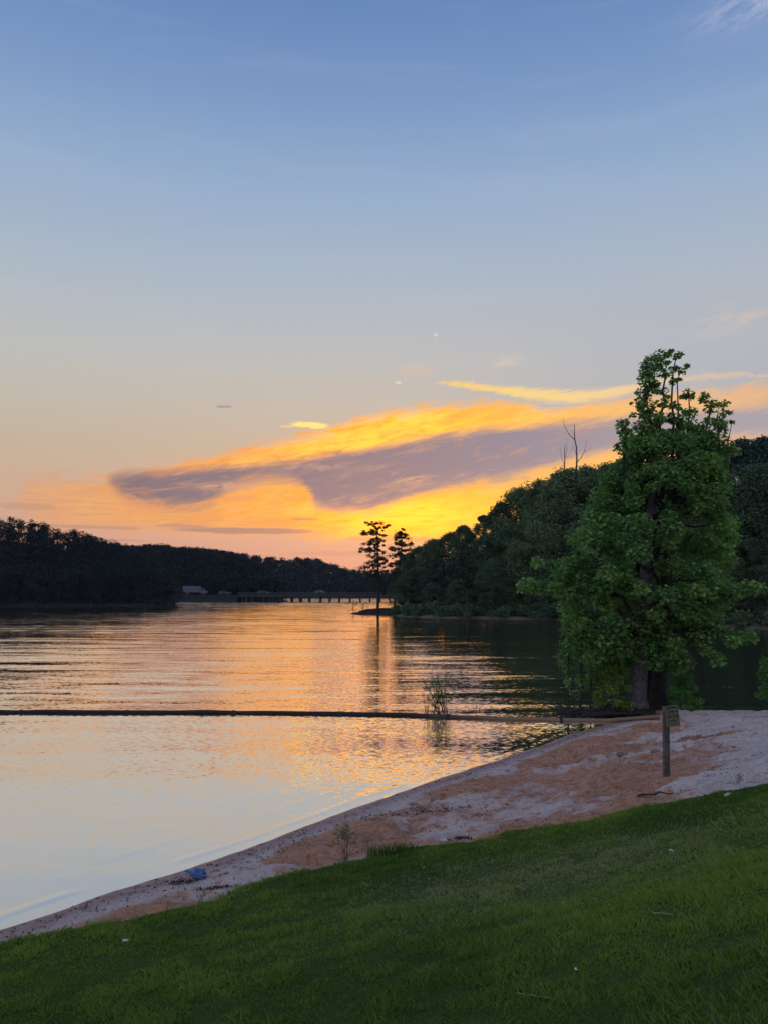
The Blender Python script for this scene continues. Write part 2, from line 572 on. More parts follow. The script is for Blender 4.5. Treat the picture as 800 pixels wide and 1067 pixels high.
build_world()
sl = bpy.data.lights.new('sun', 'SUN'); sl.energy = 2.0; sl.angle = math.radians(0.5); sl.color = (1.0, 0.72, 0.42)
so = bpy.data.objects.new('sun', sl); COL.objects.link(so)
from mathutils import Vector
sd = Vector((math.sin(SUN_AZ) * math.cos(SUN_EL), math.cos(SUN_AZ) * math.cos(SUN_EL), math.sin(SUN_EL)))
so.rotation_euler = sd.to_track_quat('Z', 'Y').to_euler()

vs = scene.view_settings
vs.view_transform = 'Standard'; vs.look = 'None'; vs.gamma = 1.0; vs.exposure = 0.0; vs.use_curve_mapping = False
scene.cycles.max_bounces = 6
scene.cycles.diffuse_bounces = 3; scene.cycles.glossy_bounces = 3; scene.cycles.transmission_bounces = 4
scene.cycles.transparent_max_bounces = 4
scene.cycles.use_denoising = True

# ------------------------------------------------------------------ near land: shoreline and height
near_px = [(-150, 1026), (-60, 992), (0, 970), (60, 949), (120, 929), (200, 905), (260, 883), (300, 868), (350, 850), (400, 831), (440, 818), (500, 798), (550, 782), (590, 767), (620, 757.5), (645, 752)]
near = [gp(*p)[:2] for p in near_px]
tip = [gp(*p)[:2] for p in [(640, 748), (630, 745), (634, 742), (650, 740), (690, 739.5), (740, 740), (800, 741), (900, 741)]]
poly = [np.array((-26, -22)), np.array((-9.5, -1.5))] + near + tip + [np.array((30, 23.5)), np.array((70, 30)), np.array((70, -40)), np.array((-26, -40))]
POLY = np.array(poly)


def sdist(x, y):
    x = np.asarray(x, float); y = np.asarray(y, float)
    best = np.full(x.shape, 1e9); ins = np.zeros(x.shape, bool)
    n = len(POLY)
    for i in range(n):
        a, b = POLY[i], POLY[(i + 1) % n]
        e = b - a; L2 = (e ** 2).sum()
        t = np.clip(((x - a[0]) * e[0] + (y - a[1]) * e[1]) / L2, 0, 1)
        if i < n - 3:
            best = np.minimum(best, np.hypot(x - a[0] - t * e[0], y - a[1] - t * e[1]))
        c = (a[1] > y) != (b[1] > y)
        if b[1] != a[1]:
            ins ^= c & (x < (b[0] - a[0]) * (y - a[1]) / (b[1] - a[1]) + a[0])
    return np.where(ins, best, -best)


HK = [0.02]


def hland(x, y, d=None):
    d = sdist(x, y) if d is None else d
    up = 0.115 * d + HK[0] * np.clip(d - 2.0, 0, 7.5) ** 2 + HK[0] * 15 * np.clip(d - 9.5, 0, 4)
    return np.where(d < 0, np.maximum(0.16 * d, -1.0), up)


d0 = float(sdist(np.array([0.0]), np.array([0.0]))[0])
HK[0] = (1.9 - 0.115 * d0) / min(d0 - 2.0, 7.5) ** 2
print('cam shore distance', d0, 'k', HK[0])


def tp(px, py):
    """where the photo pixel meets the near land"""
    d = ray(px, py)
    t = np.linspace(1.5, 40, 4000)
    X, Y, Z = d[0] * t, d[1] * t, H + d[2] * t
    hh = np.maximum(hland(X, Y), 0.0)
    k = np.argmax(Z < hh)
    return np.array([X[k], Y[k], hh[k]])


# ------------------------------------------------------------------ materials
def sand_nodes(nt, b):
    p = nt.pos()
    shore, clay = nt.attr('shore'), nt.attr('clay')
    n1 = nt.noise(p, 1.1, 4.0, 0.6); n2 = nt.noise(p, 6.0, 5.0, 0.65); n3 = nt.noise(p, 45.0, 4.0, 0.7)
    pale = nt.mix(nt.ss(n2, 0.3, 0.7), (0.45, 0.345, 0.325, 1), (0.70, 0.58, 0.55, 1))
    red = nt.mix(nt.ss(n2, 0.28, 0.66), (0.26, 0.10, 0.058, 1), (0.57, 0.30, 0.19, 1))
    cm = nt.ss(clay + (n1 - 0.5) * 1.2 + (n2 - 0.5) * 1.6, 0.30, 0.72)
    c = nt.mix(cm, pale, red)
    n4 = nt.noise(nt.vec(nt.sep(p)[0] * 1.6, nt.sep(p)[1] * 3.2, 2.0), 5.0, 5.0, 0.7, 0.5)  # streaks of tone put the shading of scuffed sand into its colour
    c = nt.mix(nt.ss(n4, 0.52, 0.70) * 0.7, c, nt.mix(1.0, c, (0.50, 0.42, 0.40, 1), 'MULTIPLY'))
    c = nt.mix(nt.ss(n4, 0.44, 0.30) * 0.45, c, nt.mix(0.5, c, (0.62, 0.52, 0.50, 1)))
    # dark leaf crumbs and coarse grit
    c = nt.mix(nt.ss(n3 + (n2 - 0.5) * 0.8 + (n1 - 0.5) * 0.4, 0.54, 0.68) * 0.8, c, (0.09, 0.055, 0.045, 1))
    c = nt.mix(nt.ss(n3, 0.36, 0.28) * 0.4, c, (0.62, 0.54, 0.52, 1))
    wet = nt.ss(shore + (n1 - 0.5) * 0.5, 0.10, 0.75, 1.0, 0.0)
    c = nt.mix(wet, c, nt.mix(nt.ss(n2, 0.3, 0.7), (0.17, 0.10, 0.09, 1), (0.30, 0.19, 0.17, 1)))
    nt.put(b.inputs['Base Color'], c)
    nt.put(b.inputs['Roughness'], nt.ss(shore + (n1 - 0.5) * 0.2, 0.0, 0.3, 0.45, 0.95))
    dry = nt.m('SUBTRACT', 1.0, wet)
    nt.put(b.inputs['Normal'], nt.bump((n2 * 1.0 + n3 * 0.5) * (dry * 0.85 + 0.15), 1.0, 0.08))


M_sand = principled('sand_and_clay', sand_nodes, rough=0.9, spec=0.15)


def lawn_nodes(nt, b):
    p = nt.pos()
    n2 = nt.noise(p, 5.0, 4.0, 0.6)
    c = nt.mix(nt.ss(n2, 0.3, 0.7), (0.028, 0.052, 0.010, 1), (0.05, 0.075, 0.02, 1))
    nt.put(b.inputs['Base Color'], c)
    nt.put(b.inputs['Normal'], nt.bump(nt.noise(p, 60, 3), 1.0, 0.03))


M_lawn = principled('turf', lawn_nodes, rough=0.95, spec=0.1)
M_grass = leaf_mat('grass_blades', (0.052, 0.112, 0.018, 1), (0.185, 0.260, 0.040, 1), (0.25, 0.25, 0.17, 1), trans=0.35, rough=0.85)


def water_mat():
    m = bpy.data.materials.new('lake_water'); m.use_nodes = True
    nt = NT(m.node_tree)
    out = nt.n('ShaderNodeOutputMaterial')
    p = nt.pos(); x, y, z = nt.sep(p)
    wx = nt.noise(nt.vec(x * 0.05, y * 0.05, 3.0), 1.0, 1.0) * 3.0
    c1 = nt.sep(nt.noise(nt.vec(x * 0.075, (y + wx) * 1.0, 0.0), 1.0, 1.5, 0.4, color=True))
    c2 = nt.sep(nt.noise(nt.vec(x * 0.55, y * 2.6, 5.0), 1.0, 2.0, 0.55, 0.3, color=True))
    c3 = nt.sep(nt.noise(nt.vec(x * 8.0, y * 15.0, 8.0), 1.0, 2.0, 0.6, color=True))
    c0 = nt.sep(nt.noise(nt.vec(x * 0.10, (y + wx) * 0.42, 12.0), 1.0, 1.0, 0.4, color=True))
    patch = nt.ss(nt.noise(nt.vec(x * 0.018, y * 0.05, 1.0), 1.0, 2.0), 0.35, 0.65, 0.55, 1.25)
    open_ = nt.ss(y, 17.0, 30.0, 0.5, 1.0)       # the boom and the cove shelter the near water
    far = nt.ss(y, 60.0, 160.0, 1.0, 0.75)
    a1 = open_ * far * patch * 0.115
    a2 = open_ * patch * nt.ss(y, 24.0, 120.0, 0.13, 0.19) * nt.ss(y, 18.0, 27.0, 0.45, 1.0) * nt.ss(y, 150.0, 300.0, 1.0, 5.0)
    a3 = nt.ss(y, 9.0, 16.0, 0.07, 0.21)
    lean = nt.ss(y, 17.0, 45.0, 0.0, 0.024)      # normals tilted toward the beach so reflections take in higher sky
    sy = lean * -1.0 + (c0[1] - 0.5) * 0.07 + (c1[1] - 0.5) * a1 + (c2[1] - 0.5) * a2 + (c3[1] - 0.5) * a3
    sx = (c1[0] - 0.5) * a1 * 0.25 + (c2[0] - 0.5) * a2 * 0.35 + (c3[0] - 0.5) * a3 * 0.5
    g = nt.n('ShaderNodeNewGeometry')
    add = nt.n('ShaderNodeVectorMath', operation='ADD')
    m.node_tree.links.new(g.outputs['Normal'], add.inputs[0]); nt.put(add.inputs[1], nt.vec(sx, sy, 0.0))
    nrm = nt.n('ShaderNodeVectorMath', operation='NORMALIZE'); m.node_tree.links.new(add.outputs[0], nrm.inputs[0])
    gl = nt.n('ShaderNodeBsdfGlossy'); gl.inputs['Roughness'].default_value = 0.035
    gl.inputs['Color'].default_value = (0.97, 0.965, 0.96, 1)
    m.node_tree.links.new(nrm.outputs[0], gl.inputs['Normal'])
    df = nt.n('ShaderNodeBsdfDiffuse'); df.inputs[0].default_value = (0.05, 0.045, 0.045, 1)
    lw = nt.n('ShaderNodeLayerWeight'); lw.inputs[0].default_value = 0.5
    mx = nt.n('ShaderNodeMixShader')
    nt.put(mx.inputs[0], nt.ss(E(nt, lw.outputs['Facing']), 0.35, 0.9, 0.45, 0.97))
    m.node_tree.links.new(df.outputs[0], mx.inputs[1]); m.node_tree.links.new(gl.outputs[0], mx.inputs[2])
    m.node_tree.links.new(mx.outputs[0], out.inputs[0])
    return m


M_water = water_mat()
M_bark = simple('grey_bark', (0.072, 0.066, 0.068), 0.9, 0.45, 9.0, 0.8)
M_darkbark = simple('dark_bark', (0.030, 0.025, 0.022), 0.9, 0.4, 9.0, 0.6)
M_twig = simple('dry_twig', (0.10, 0.075, 0.055), 0.9, 0.3, 12.0)
M_maple = leaf_mat('maple_leaves', (0.055, 0.140, 0.048, 1), (0.210, 0.350, 0.085, 1), trans=0.42)
M_bush = leaf_mat('bush_leaves', (0.095, 0.175, 0.030, 1), (0.22, 0.30, 0.06, 1), trans=0.4)
M_bush2 = leaf_mat('dark_bush_leaves', (0.06, 0.17, 0.04, 1), (0.13, 0.29, 0.065, 1), trans=0.35)
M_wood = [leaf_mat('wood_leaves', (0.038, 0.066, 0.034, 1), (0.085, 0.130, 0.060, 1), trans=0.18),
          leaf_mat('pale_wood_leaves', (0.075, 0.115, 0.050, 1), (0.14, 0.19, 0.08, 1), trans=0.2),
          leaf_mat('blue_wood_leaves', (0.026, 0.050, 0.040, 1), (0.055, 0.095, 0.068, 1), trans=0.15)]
M_pine = leaf_mat('pine_needles', (0.018, 0.026, 0.014, 1), (0.040, 0.050, 0.022, 1), trans=0.15)
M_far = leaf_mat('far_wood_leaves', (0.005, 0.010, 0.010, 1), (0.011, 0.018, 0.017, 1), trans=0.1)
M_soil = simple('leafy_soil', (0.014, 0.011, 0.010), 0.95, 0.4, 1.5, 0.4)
M_bank = simple('bare_bank', (0.20, 0.145, 0.115), 0.95, 0.35, 0.8, 0.4)
M_mud = simple('dark_mud', (0.018, 0.012, 0.012), 0.7, 0.4, 4.0, 0.5)

# ------------------------------------------------------------------ beach
def axis(lo, hi, step, far_lo, far_hi, g=1.25):
    a = list(np.arange(lo, hi + step * 0.5, step))
    s, v = step, a[-1]
    while v < far_hi:
        s *= g; v = min(v + s, far_hi); a.append(v)
    s, v, b = step, a[0], []
    while v > far_lo:
        s *= g; v = max(v - s, far_lo); b.append(v)
    return np.array(b[::-1] + a)


def lawn_t(x, y):
    """metres inside the lawn edge (negative on the sand)"""
    al, ac = 0.785 * x + 0.62 * y, inl[0] * x + inl[1] * y
    eal, eac = 0.785 * ED[:, 0] + 0.62 * ED[:, 1], ED @ inl
    return ac - np.interp(al, eal, eac)


edge_px = [(-60, 1002), (0, 986), (75, 972), (150, 957), (200, 942), (260, 922), (300, 912), (350, 902), (400, 888), (430, 883), (500, 880), (530, 868), (600, 859), (650, 847), (700, 837), (750, 830), (800, 822), (900, 808), (1050, 792)]
ED = np.array([tp(*p)[:2] for p in edge_px])
ED = np.concatenate([[ED[0] + (ED[0] - ED[1]) * 4, ED[0] + (ED[0] - ED[1]) * 1.2], ED, [ED[-1] + np.array([4, 1.0]), ED[-1] + np.array([20, 3])]])
inl = np.array([0.62, -0.785])
xs = axis(-6, 13, 0.055, -26, 60); ys = axis(6.0, 24, 0.055, -30, 34)


def beach_z(X, Y):
    d = sdist(X, Y)
    lump = (fbm(X * 1.6, Y * 1.6, 3, 3) - 0.5) * 0.10 + (fbm(X * 4.5, Y * 4.5, 11, 4) - 0.5) * 0.14
    # scuffed hollows of footprints
    k = vnoise(X * 3.1, Y * 3.1, 40)
    lump = lump - 0.085 * sstep(0.60, 0.80, k)
    lump = lump * sstep(0.25, 1.3, d)
    ed = (fbm(X * 1.3, Y * 1.3, 21, 3) - 0.5) * 0.02 * sstep(-1.0, 0, d)
    return hland(X, Y, d) + lump + ed - 0.35 * sstep(0.25, 0.7, lawn_t(X, Y))


V, Q = grid(xs, ys, beach_z)
shore_d = sdist(V[:, 0], V[:, 1])
# red clay washes out along the middle of the strand and gives way to pale sand on the right
u = V[:, 0] * 0.62 + V[:, 1] * 0.78
clay = sstep(0.25, 0.9, shore_d) * (1 - sstep(4.0, 6.2, shore_d))
clay = clay * (1 - 0.85 * sstep(3.6, 7.0, V[:, 0] + (V[:, 1] - 14) * -0.25))
clay += 0.8 * np.exp(-(((V[:, 0] - tp(715, 770)[0]) / 1.3) ** 2 + ((V[:, 1] - tp(715, 770)[1]) / 0.55) ** 2))
clay = clay * (0.48 + 0.9 * sstep(0.32, 0.62, fbm(V[:, 0] * 0.55 + V[:, 1] * 0.3, V[:, 1] * 0.9 - V[:, 0] * 0.5, 201, 3)))
clay = np.clip(clay, 0, 1)
tag(mobj('beach', [(V, Q)], M_sand, attrs={'shore': shore_d, 'clay': clay}), kind='structure')

# ------------------------------------------------------------------ lawn
seg = np.r_[0, np.cumsum(np.hypot(*np.diff(ED, axis=0).T))]
ss_ = np.arange(0, seg[-1], 0.09)
EX = np.interp(ss_, seg, ED[:, 0]); EY = np.interp(ss_, seg, ED[:, 1])
jit = (fbm(ss_ * 1.1, ss_ * 0, 5, 4) - 0.5) * 0.4
EX += inl[0] * jit; EY += inl[1] * jit
tt = np.r_[0, np.arange(0.05, 14, 0.11), np.arange(14, 26, 0.5)]
GX = EX[:, None] + inl[0] * tt[None]; GY = EY[:, None] + inl[1] * tt[None]


def lawn_h(x, y):
    return hland(x, y) + (fbm(x * 0.9, y * 0.9, 60, 3) - 0.5) * 0.10


GZ = lawn_h(GX, GY) + 0.05 * sstep(0, 0.25, tt)[None] - 0.05 * (tt[None] == 0)
V = np.stack([GX, GY, GZ], -1).reshape(-1, 3)
a, b = GX.shape
i, j = np.meshgrid(np.arange(a - 1), np.arange(b - 1), indexing='ij')
Q = np.stack([i * b + j, i * b + j + 1, (i + 1) * b + j + 1, (i + 1) * b + j], -1).reshape(-1, 4)
tag(mobj('lawn', [(V, Q[:, ::-1])], M_lawn), kind='structure')

# grass blades: denser towards the eye
NB = 500000
si = rng.uniform(0, 1, 3000000) * (len(ss_) - 1)
tb = rng.uniform(0, 13.0, 3000000)
bx = np.interp(si, np.arange(len(ss_)), EX) + inl[0] * tb
by = np.interp(si, np.arange(len(ss_)), EY) + inl[1] * tb
inview = (by > 0.8) & (np.abs(bx) < by * 0.56 + 4.0)
dist = np.hypot(bx, by)
keep = inview & (rng.uniform(0, 1, len(bx)) < np.clip((7.0 / dist) ** 1.2, 0.25, 1))
bx, by, tb, dist = bx[keep][:NB], by[keep][:NB], tb[keep][:NB], dist[keep][:NB]
print('grass blades', len(bx))
n = len(bx)
patch = fbm(bx * 0.55 + 3, by * 0.55, 77, 4)
fine = fbm(bx * 4, by * 4, 78, 3)
pd = tp(610, 910)
dry = np.exp(-(((bx - pd[0]) / 1.6) ** 2 + ((by - pd[1]) / 1.0) ** 2)) + 0.8 * np.exp(-(((bx - tp(500, 925)[0]) / 1.2) ** 2 + ((by - tp(500, 925)[1]) / 0.7) ** 2))
hgt = (0.012 + 0.024 * sstep(0.3, 0.7, fine)) * rng.uniform(0.6, 1.5, n) * (1 - 0.25 * np.clip(dry, 0, 1))
hgt *= 1 + 0.5 * np.exp(-tb / 0.12) * rng.uniform(0, 1, n)
ang = rng.uniform(0, 2 * math.pi, n)
lean = rng.normal(0, 0.75, (n, 2)) * hgt[:, None] + 0.25 * hgt[:, None] * np.stack([np.cos(fine * 12), np.sin(fine * 12)], -1)
wd = 0.0028 * rng.uniform(0.7, 1.4, n) * np.clip(dist / 4.0, 1, 3)
bz = lawn_h(bx, by) + 0.05 * sstep(0, 0.25, tb) - 0.004
base = np.stack([bx, by, bz], -1)
side = np.stack([np.cos(ang), np.sin(ang), np.zeros(n)], -1) * wd[:, None]
tipv = base + np.stack([lean[:, 0], lean[:, 1], hgt], -1)
midv = base + np.stack([lean[:, 0] * 0.35, lean[:, 1] * 0.35, hgt * 0.6], -1)
V = np.stack([base - side, base + side, midv + side * 0.8, tipv, midv - side * 0.8], 1).reshape(-1, 3)
Fq = np.arange(n * 5).reshape(-1, 5)
tint = np.clip(0.45 + (patch - 0.5) * 1.7 + (fine - 0.5) * 0.9 + rng.normal(0, 0.16, n), 0, 0.88)
drym = rng.uniform(0, 1, n) < np.clip(dry * 0.6, 0, 0.62) + 0.006
tint[drym] = rng.uniform(0.93, 1.0, drym.sum())
tag(mobj('grass', [(V, Fq)], M_grass, smooth=False, attrs={'tint': np.repeat(tint, 5)}), kind='stuff')

# ------------------------------------------------------------------ lake
wxs = axis(-6.5, 9.5, 0.06, -900, 900, 1.3); wys = axis(6.0, 23, 0.06, -60, 1500, 1.3)


def water_z(X, Y):
    d = -sdist(X, Y)          # metres off the shore
    w1 = 0.18 + 0.22 * fbm(X * 0.35, Y * 0.35, 90, 2)
    w2 = 0.75 + 0.55 * fbm(X * 0.3 + 9, Y * 0.3, 91, 2)
    z = 0.006 * np.exp(-((d - w1) / 0.06) ** 2) * sstep(0.3, 0.6, fbm(X * 0.9, Y * 0.9, 93, 2)) + 0.002 * np.exp(-((d - w2) / 0.11) ** 2) * sstep(0.35, 0.6, fbm(X * 0.5, Y * 0.5, 92, 2))
    z = z + (fbm(X * 0.8, Y * 1.2, 95, 3) - 0.5) * 0.008 * sstep(0.2, 2, d)
    return z * (d > -0.6) * (1 - sstep(5, 9, d))


V, Q = grid(wxs, wys, water_z)
tag(mobj('lake_water', [(V, Q)], M_water), kind='structure')

# ------------------------------------------------------------------ trees: builders
def finish_leaves(name, P, size, r, mat, parent, ids=None, nclump=1, up=0.4, aspect=0.7, fold=0.18, outward=None, droop=0.0, spread=0.16):
    V, Q = leaves(P, size, r, up, aspect, fold, outward, droop)
    ct = r.uniform(0.2, 0.75, nclump)
    t = (ct[ids] if ids is not None else 0.5) + r.normal(0, spread, len(P))
    return mobj(name, [(V, Q)], mat, parent, smooth=False, attrs={'tint': np.repeat(np.clip(t, 0, 0.89), 4)})


def broadleaf(name, hgt, rad, r, mat, nclump=60, per=90, lsize=0.34, base_frac=0.16, shape=0.9, bark=M_darkbark):
    """a mid-distance tree: tapered trunk with limbs, crown of leaf clumps; built at the origin"""
    root = empty(name)
    # trunk + limbs
    specs = [(wob((0, 0, -0.6), (r.normal(0, .3), r.normal(0, .3), hgt * 0.85), 8, 0.12, r=r), np.linspace(hgt * 0.018 + 0.05, 0.04, 8))]
    C, R = [], []
    for k in range(nclump):
        f = r.uniform(0, 1) ** 0.8
        z = hgt * (base_frac + (1 - base_frac) * f)
        prof = rad * (math.sin(math.pi * min(1, (0.16 + 0.84 * f)) ** shape) ** 0.75 + 0.05)
        a = r.uniform(0, 2 * math.pi); q = prof * r.uniform(0.35, 1.0) ** 0.6 * r.uniform(0.8, 1.12)
        C.append((math.cos(a) * q, math.sin(a) * q, z)); R.append(rad * r.uniform(0.22, 0.48) * (1.1 - 0.4 * f))
    C = np.array(C); R = np.array(R)
    C[:, 2] = np.minimum(C[:, 2], hgt - R * r.uniform(0.5, 1.1, len(R)))
    C[0] = (0, 0, hgt - 0.5); R[0] = rad * 0.22
    for k in r.choice(nclump, min(14, nclump), replace=False):
        z0 = max(0.12 * hgt, C[k, 2] - 0.25 * hgt)
        specs.append((wob((0, 0, z0), C[k], 5, 0.12, r=r), np.linspace(0.09, 0.02, 5)))
    mobj('trunk', tubes(specs, 6), bark, root)
    P, ids, out = clump_points(C, R, per, r, 0.75, 0.75)
    finish_leaves('crown', P, r.uniform(0.6, 1.35, len(P)) * lsize, r, mat, root, ids, nclump, up=0.5, outward=out * 0.5)
    return root


def limb_tree(name, specs, mat, loc, sides=6, part='trunk'):
    root = empty(name, loc)
    mobj(part, tubes([(np.asarray(p) - np.asarray(loc), r) for p, r in specs], sides), mat, root)
    return root


ORD = ['first', 'second', 'third', 'fourth', 'fifth', 'sixth', 'seventh', 'eighth', 'ninth', 'tenth', 'eleventh', 'twelfth', 'thirteenth', 'fourteenth', 'fifteenth', 'sixteenth', 'seventeenth', 'eighteenth', 'nineteenth', 'twentieth']

# ------------------------------------------------------------------ right bank and its wood
RB = np.array([((470 - 400) / F * 300, 300.0), ((440 - 400) / F * 200, 200.0), ((420 - 400) / F * 150, 150.0)] + [gp(*p)[:2] for p in [(408, 641.5), (425, 643), (470, 644.5), (530, 645), (600, 646), (660, 648), (720, 651), (770, 654), (830, 657), (900, 662), (1050, 672)]])


def rb_dist(x, y):
    """metres behind the right bank's waterline (negative on the lake side)"""
    x = np.asarray(x, float); y = np.asarray(y, float)
    best = np.full(x.shape, 1e9); sg = np.ones(x.shape)
    for i in range(len(RB) - 1):
        a, b = RB[i], RB[i + 1]
        e = b - a
        t = np.clip(((x - a[0]) * e[0] + (y - a[1]) * e[1]) / (e ** 2).sum(), 0, 1)
        dd = np.hypot(x - a[0] - t * e[0], y - a[1] - t * e[1])
        c = e[0] * (y - a[1]) - e[1] * (x - a[0])
        sg = np.where(dd < best, np.sign(c), sg)
        best = np.minimum(best, dd)
    return best * sg


def rb_h(x, y):
    d = rb_dist(x, y)
    h = np.where(d < 0, d * 0.3, 0.3 * np.minimum(d, 1.2) + 0.11 * np.clip(d - 1.2, 0, 40))
    return np.clip(h, -1.5, 6) + (fbm(x * 0.5, y * 0.5, 31, 3) - 0.5) * 0.3


xs = np.arange(-6, 130, 1.0); ys = np.arange(40, 320, 1.0)
V, Q = grid(xs, ys, rb_h)
keepq = (V[:, 2][Q].max(1) > -0.6)
Q = Q[keepq]
us = np.unique(Q); mp = np.zeros(len(V), int); mp[us] = np.arange(len(us))


def bankmat(nt, b):
    p = nt.pos(); z = nt.sep(p)[2]
    n = nt.noise(p, 0.9, 4, 0.6)
    c = nt.mix(nt.ss(z + (n - 0.5) * 0.6, 0.15, 0.45), (0.13, 0.095, 0.08, 1), (0.035, 0.030, 0.02, 1))
    nt.put(b.inputs['Base Color'], c)


M_rb = principled('bank_soil', bankmat, rough=0.95)
tag(mobj('right_bank', [(V[us], mp[Q])], M_rb), kind='structure')

sky_px = [(400, 600), (415, 586), (428, 574), (442, 566), (458, 558), (478, 549), (500, 536), (520, 522), (545, 508), (570, 497), (595, 489), (620, 482), (650, 478), (700, 470), (740, 462), (770, 458), (800, 457), (900, 452), (1000, 450)]
SKX, SKY_ = np.array(sky_px, float).T
SHX = np.array([400 + F * q[0] / q[1] for q in RB[3:]]); SHD = RB[3:, 1]

rw = np.random.default_rng(21)
PROTO = []
for k, (rad, nc, mt) in enumerate([(4.2, 95, 0), (3.6, 85, 0), (4.8, 115, 1), (3.9, 95, 2), (3.2, 78, 0), (4.4, 100, 0)]):
    PROTO.append(dict(make=(rad, nc, mt), root=None, h=14.0))


def get_tree(k):
    p = PROTO[k]
    if p['root'] is None:
        rad, nc, mt = p['make']
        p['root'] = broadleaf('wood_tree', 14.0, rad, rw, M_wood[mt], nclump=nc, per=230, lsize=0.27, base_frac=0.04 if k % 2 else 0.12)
        return p['root']
    return copy_tree(p['root'])


def wood_tree(px, back, ytop, k, label, group, widen=1.0, rz=None):
    D = float(np.interp(px, SHX, SHD)) + back
    x = (px - 400) / F * D
    g = float(rb_h(np.array([x]), np.array([D]))[0])
    ztop = at(px, ytop, D)[2]
    o = get_tree(k)
    s = max(2.0, ztop - g) / 14.0
    o.location = (x, D, g); o.rotation_euler = (0, 0, rw.uniform(0, 6.28) if rz is None else rz)
    q = widen * (0.55 + 0.45 * s) if s > 1 else widen * s ** 0.7
    o.scale = (q, q, s)
    tag(o, label, 'tree', group)
    return o


nsh = 0
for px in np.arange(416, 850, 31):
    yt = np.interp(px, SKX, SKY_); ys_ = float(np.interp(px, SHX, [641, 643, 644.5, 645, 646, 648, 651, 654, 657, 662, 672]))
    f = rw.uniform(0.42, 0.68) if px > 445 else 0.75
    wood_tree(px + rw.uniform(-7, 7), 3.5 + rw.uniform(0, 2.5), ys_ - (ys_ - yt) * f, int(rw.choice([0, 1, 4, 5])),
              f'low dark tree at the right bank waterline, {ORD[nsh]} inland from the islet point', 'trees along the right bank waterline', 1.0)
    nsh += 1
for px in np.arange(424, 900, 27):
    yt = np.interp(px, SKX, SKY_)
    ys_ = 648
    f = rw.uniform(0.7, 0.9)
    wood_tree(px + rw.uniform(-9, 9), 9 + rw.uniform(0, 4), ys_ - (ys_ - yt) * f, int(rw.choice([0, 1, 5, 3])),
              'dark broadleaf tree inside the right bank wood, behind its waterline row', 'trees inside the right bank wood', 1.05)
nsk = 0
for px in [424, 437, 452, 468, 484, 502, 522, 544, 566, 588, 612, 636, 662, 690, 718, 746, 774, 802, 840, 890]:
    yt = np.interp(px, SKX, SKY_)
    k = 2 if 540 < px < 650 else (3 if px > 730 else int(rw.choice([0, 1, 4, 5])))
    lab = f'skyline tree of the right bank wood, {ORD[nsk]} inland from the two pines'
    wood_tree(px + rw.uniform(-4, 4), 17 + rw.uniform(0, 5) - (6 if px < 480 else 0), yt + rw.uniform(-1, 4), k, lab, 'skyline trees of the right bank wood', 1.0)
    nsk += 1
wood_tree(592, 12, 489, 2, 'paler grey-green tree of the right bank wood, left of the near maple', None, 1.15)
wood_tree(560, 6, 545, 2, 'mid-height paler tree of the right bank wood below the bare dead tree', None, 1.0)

# low scrub along the bank
shrubP = None
for i, px in enumerate(np.arange(412, 860, 16)):
    D = float(np.interp(px, SHX, SHD)) + rw.uniform(1.2, 2.2)
    x = (px - 400) / F * D
    if shrubP is None:
        shrubP = empty('bank_shrub')
        r = np.random.default_rng(5)
        C = r.normal(0, 1, (16, 3)) * (1.1, 0.8, 0.45) + (0, 0, 0.8); C[:, 2] = np.abs(C[:, 2])
        P, ids, o_ = clump_points(C, r.uniform(0.35, 0.7, 16), 70, r)
        finish_leaves('foliage', P, r.uniform(0.12, 0.3, len(P)), r, M_wood[0], shrubP, ids, 16)
        mobj('stems', tubes([(wob((0, 0, -.2), c, 4, .05, r=r), np.linspace(.04, .01, 4)) for c in C[:8]], 5), M_darkbark, shrubP)
        o = shrubP
    else:
        o = copy_tree(shrubP)
    o.location = (x, D, float(rb_h(np.array([x]), np.array([D]))[0]) - 0.1)
    s = rw.uniform(0.7, 1.6); o.scale = (s * 1.2, s, s); o.rotation_euler = (0, 0, rw.uniform(0, 6.28))
    tag(o, 'low dark shrub growing on the right bank just above the water', 'shrub', 'low shrubs on the right bank')

# pale bare trunk standing in front of the dark wood, and the arched fallen limb
D = 104.0
b0, t0 = at(487, 643, D), at(486, 617, D)
o = limb_tree('bare_tree', [(wob(b0 - (0, 0, .6), t0, 7, 0.06), np.linspace(0.15, 0.06, 7))], M_darkbark, b0)
tag(o, 'bare trunk standing among dark trees on the right bank waterline', 'tree trunk')
D = 95.0
pts = [at(566, 606, D), at(576, 599, D), at(590, 595, D), at(606, 596, D), at(616, 604, D), at(620, 640, D)]
o = limb_tree('dead_branch', [(pts, np.linspace(0.05, 0.13, 6)), ([at(586, 596, D), at(583, 606, D), at(584, 616, D)], [0.05, 0.04, 0.02]), ([at(600, 595, D), at(600, 610, D), at(597, 622, D)], [0.05, 0.04, 0.02]), ([at(594, 595, D), at(592, 604, D), at(592, 612, D)], [0.04, 0.03, 0.02])], M_bark, pts[-1], part='limb')
tag(o, 'pale arched dead branch hanging against the dark wood left of the maple', 'branch')

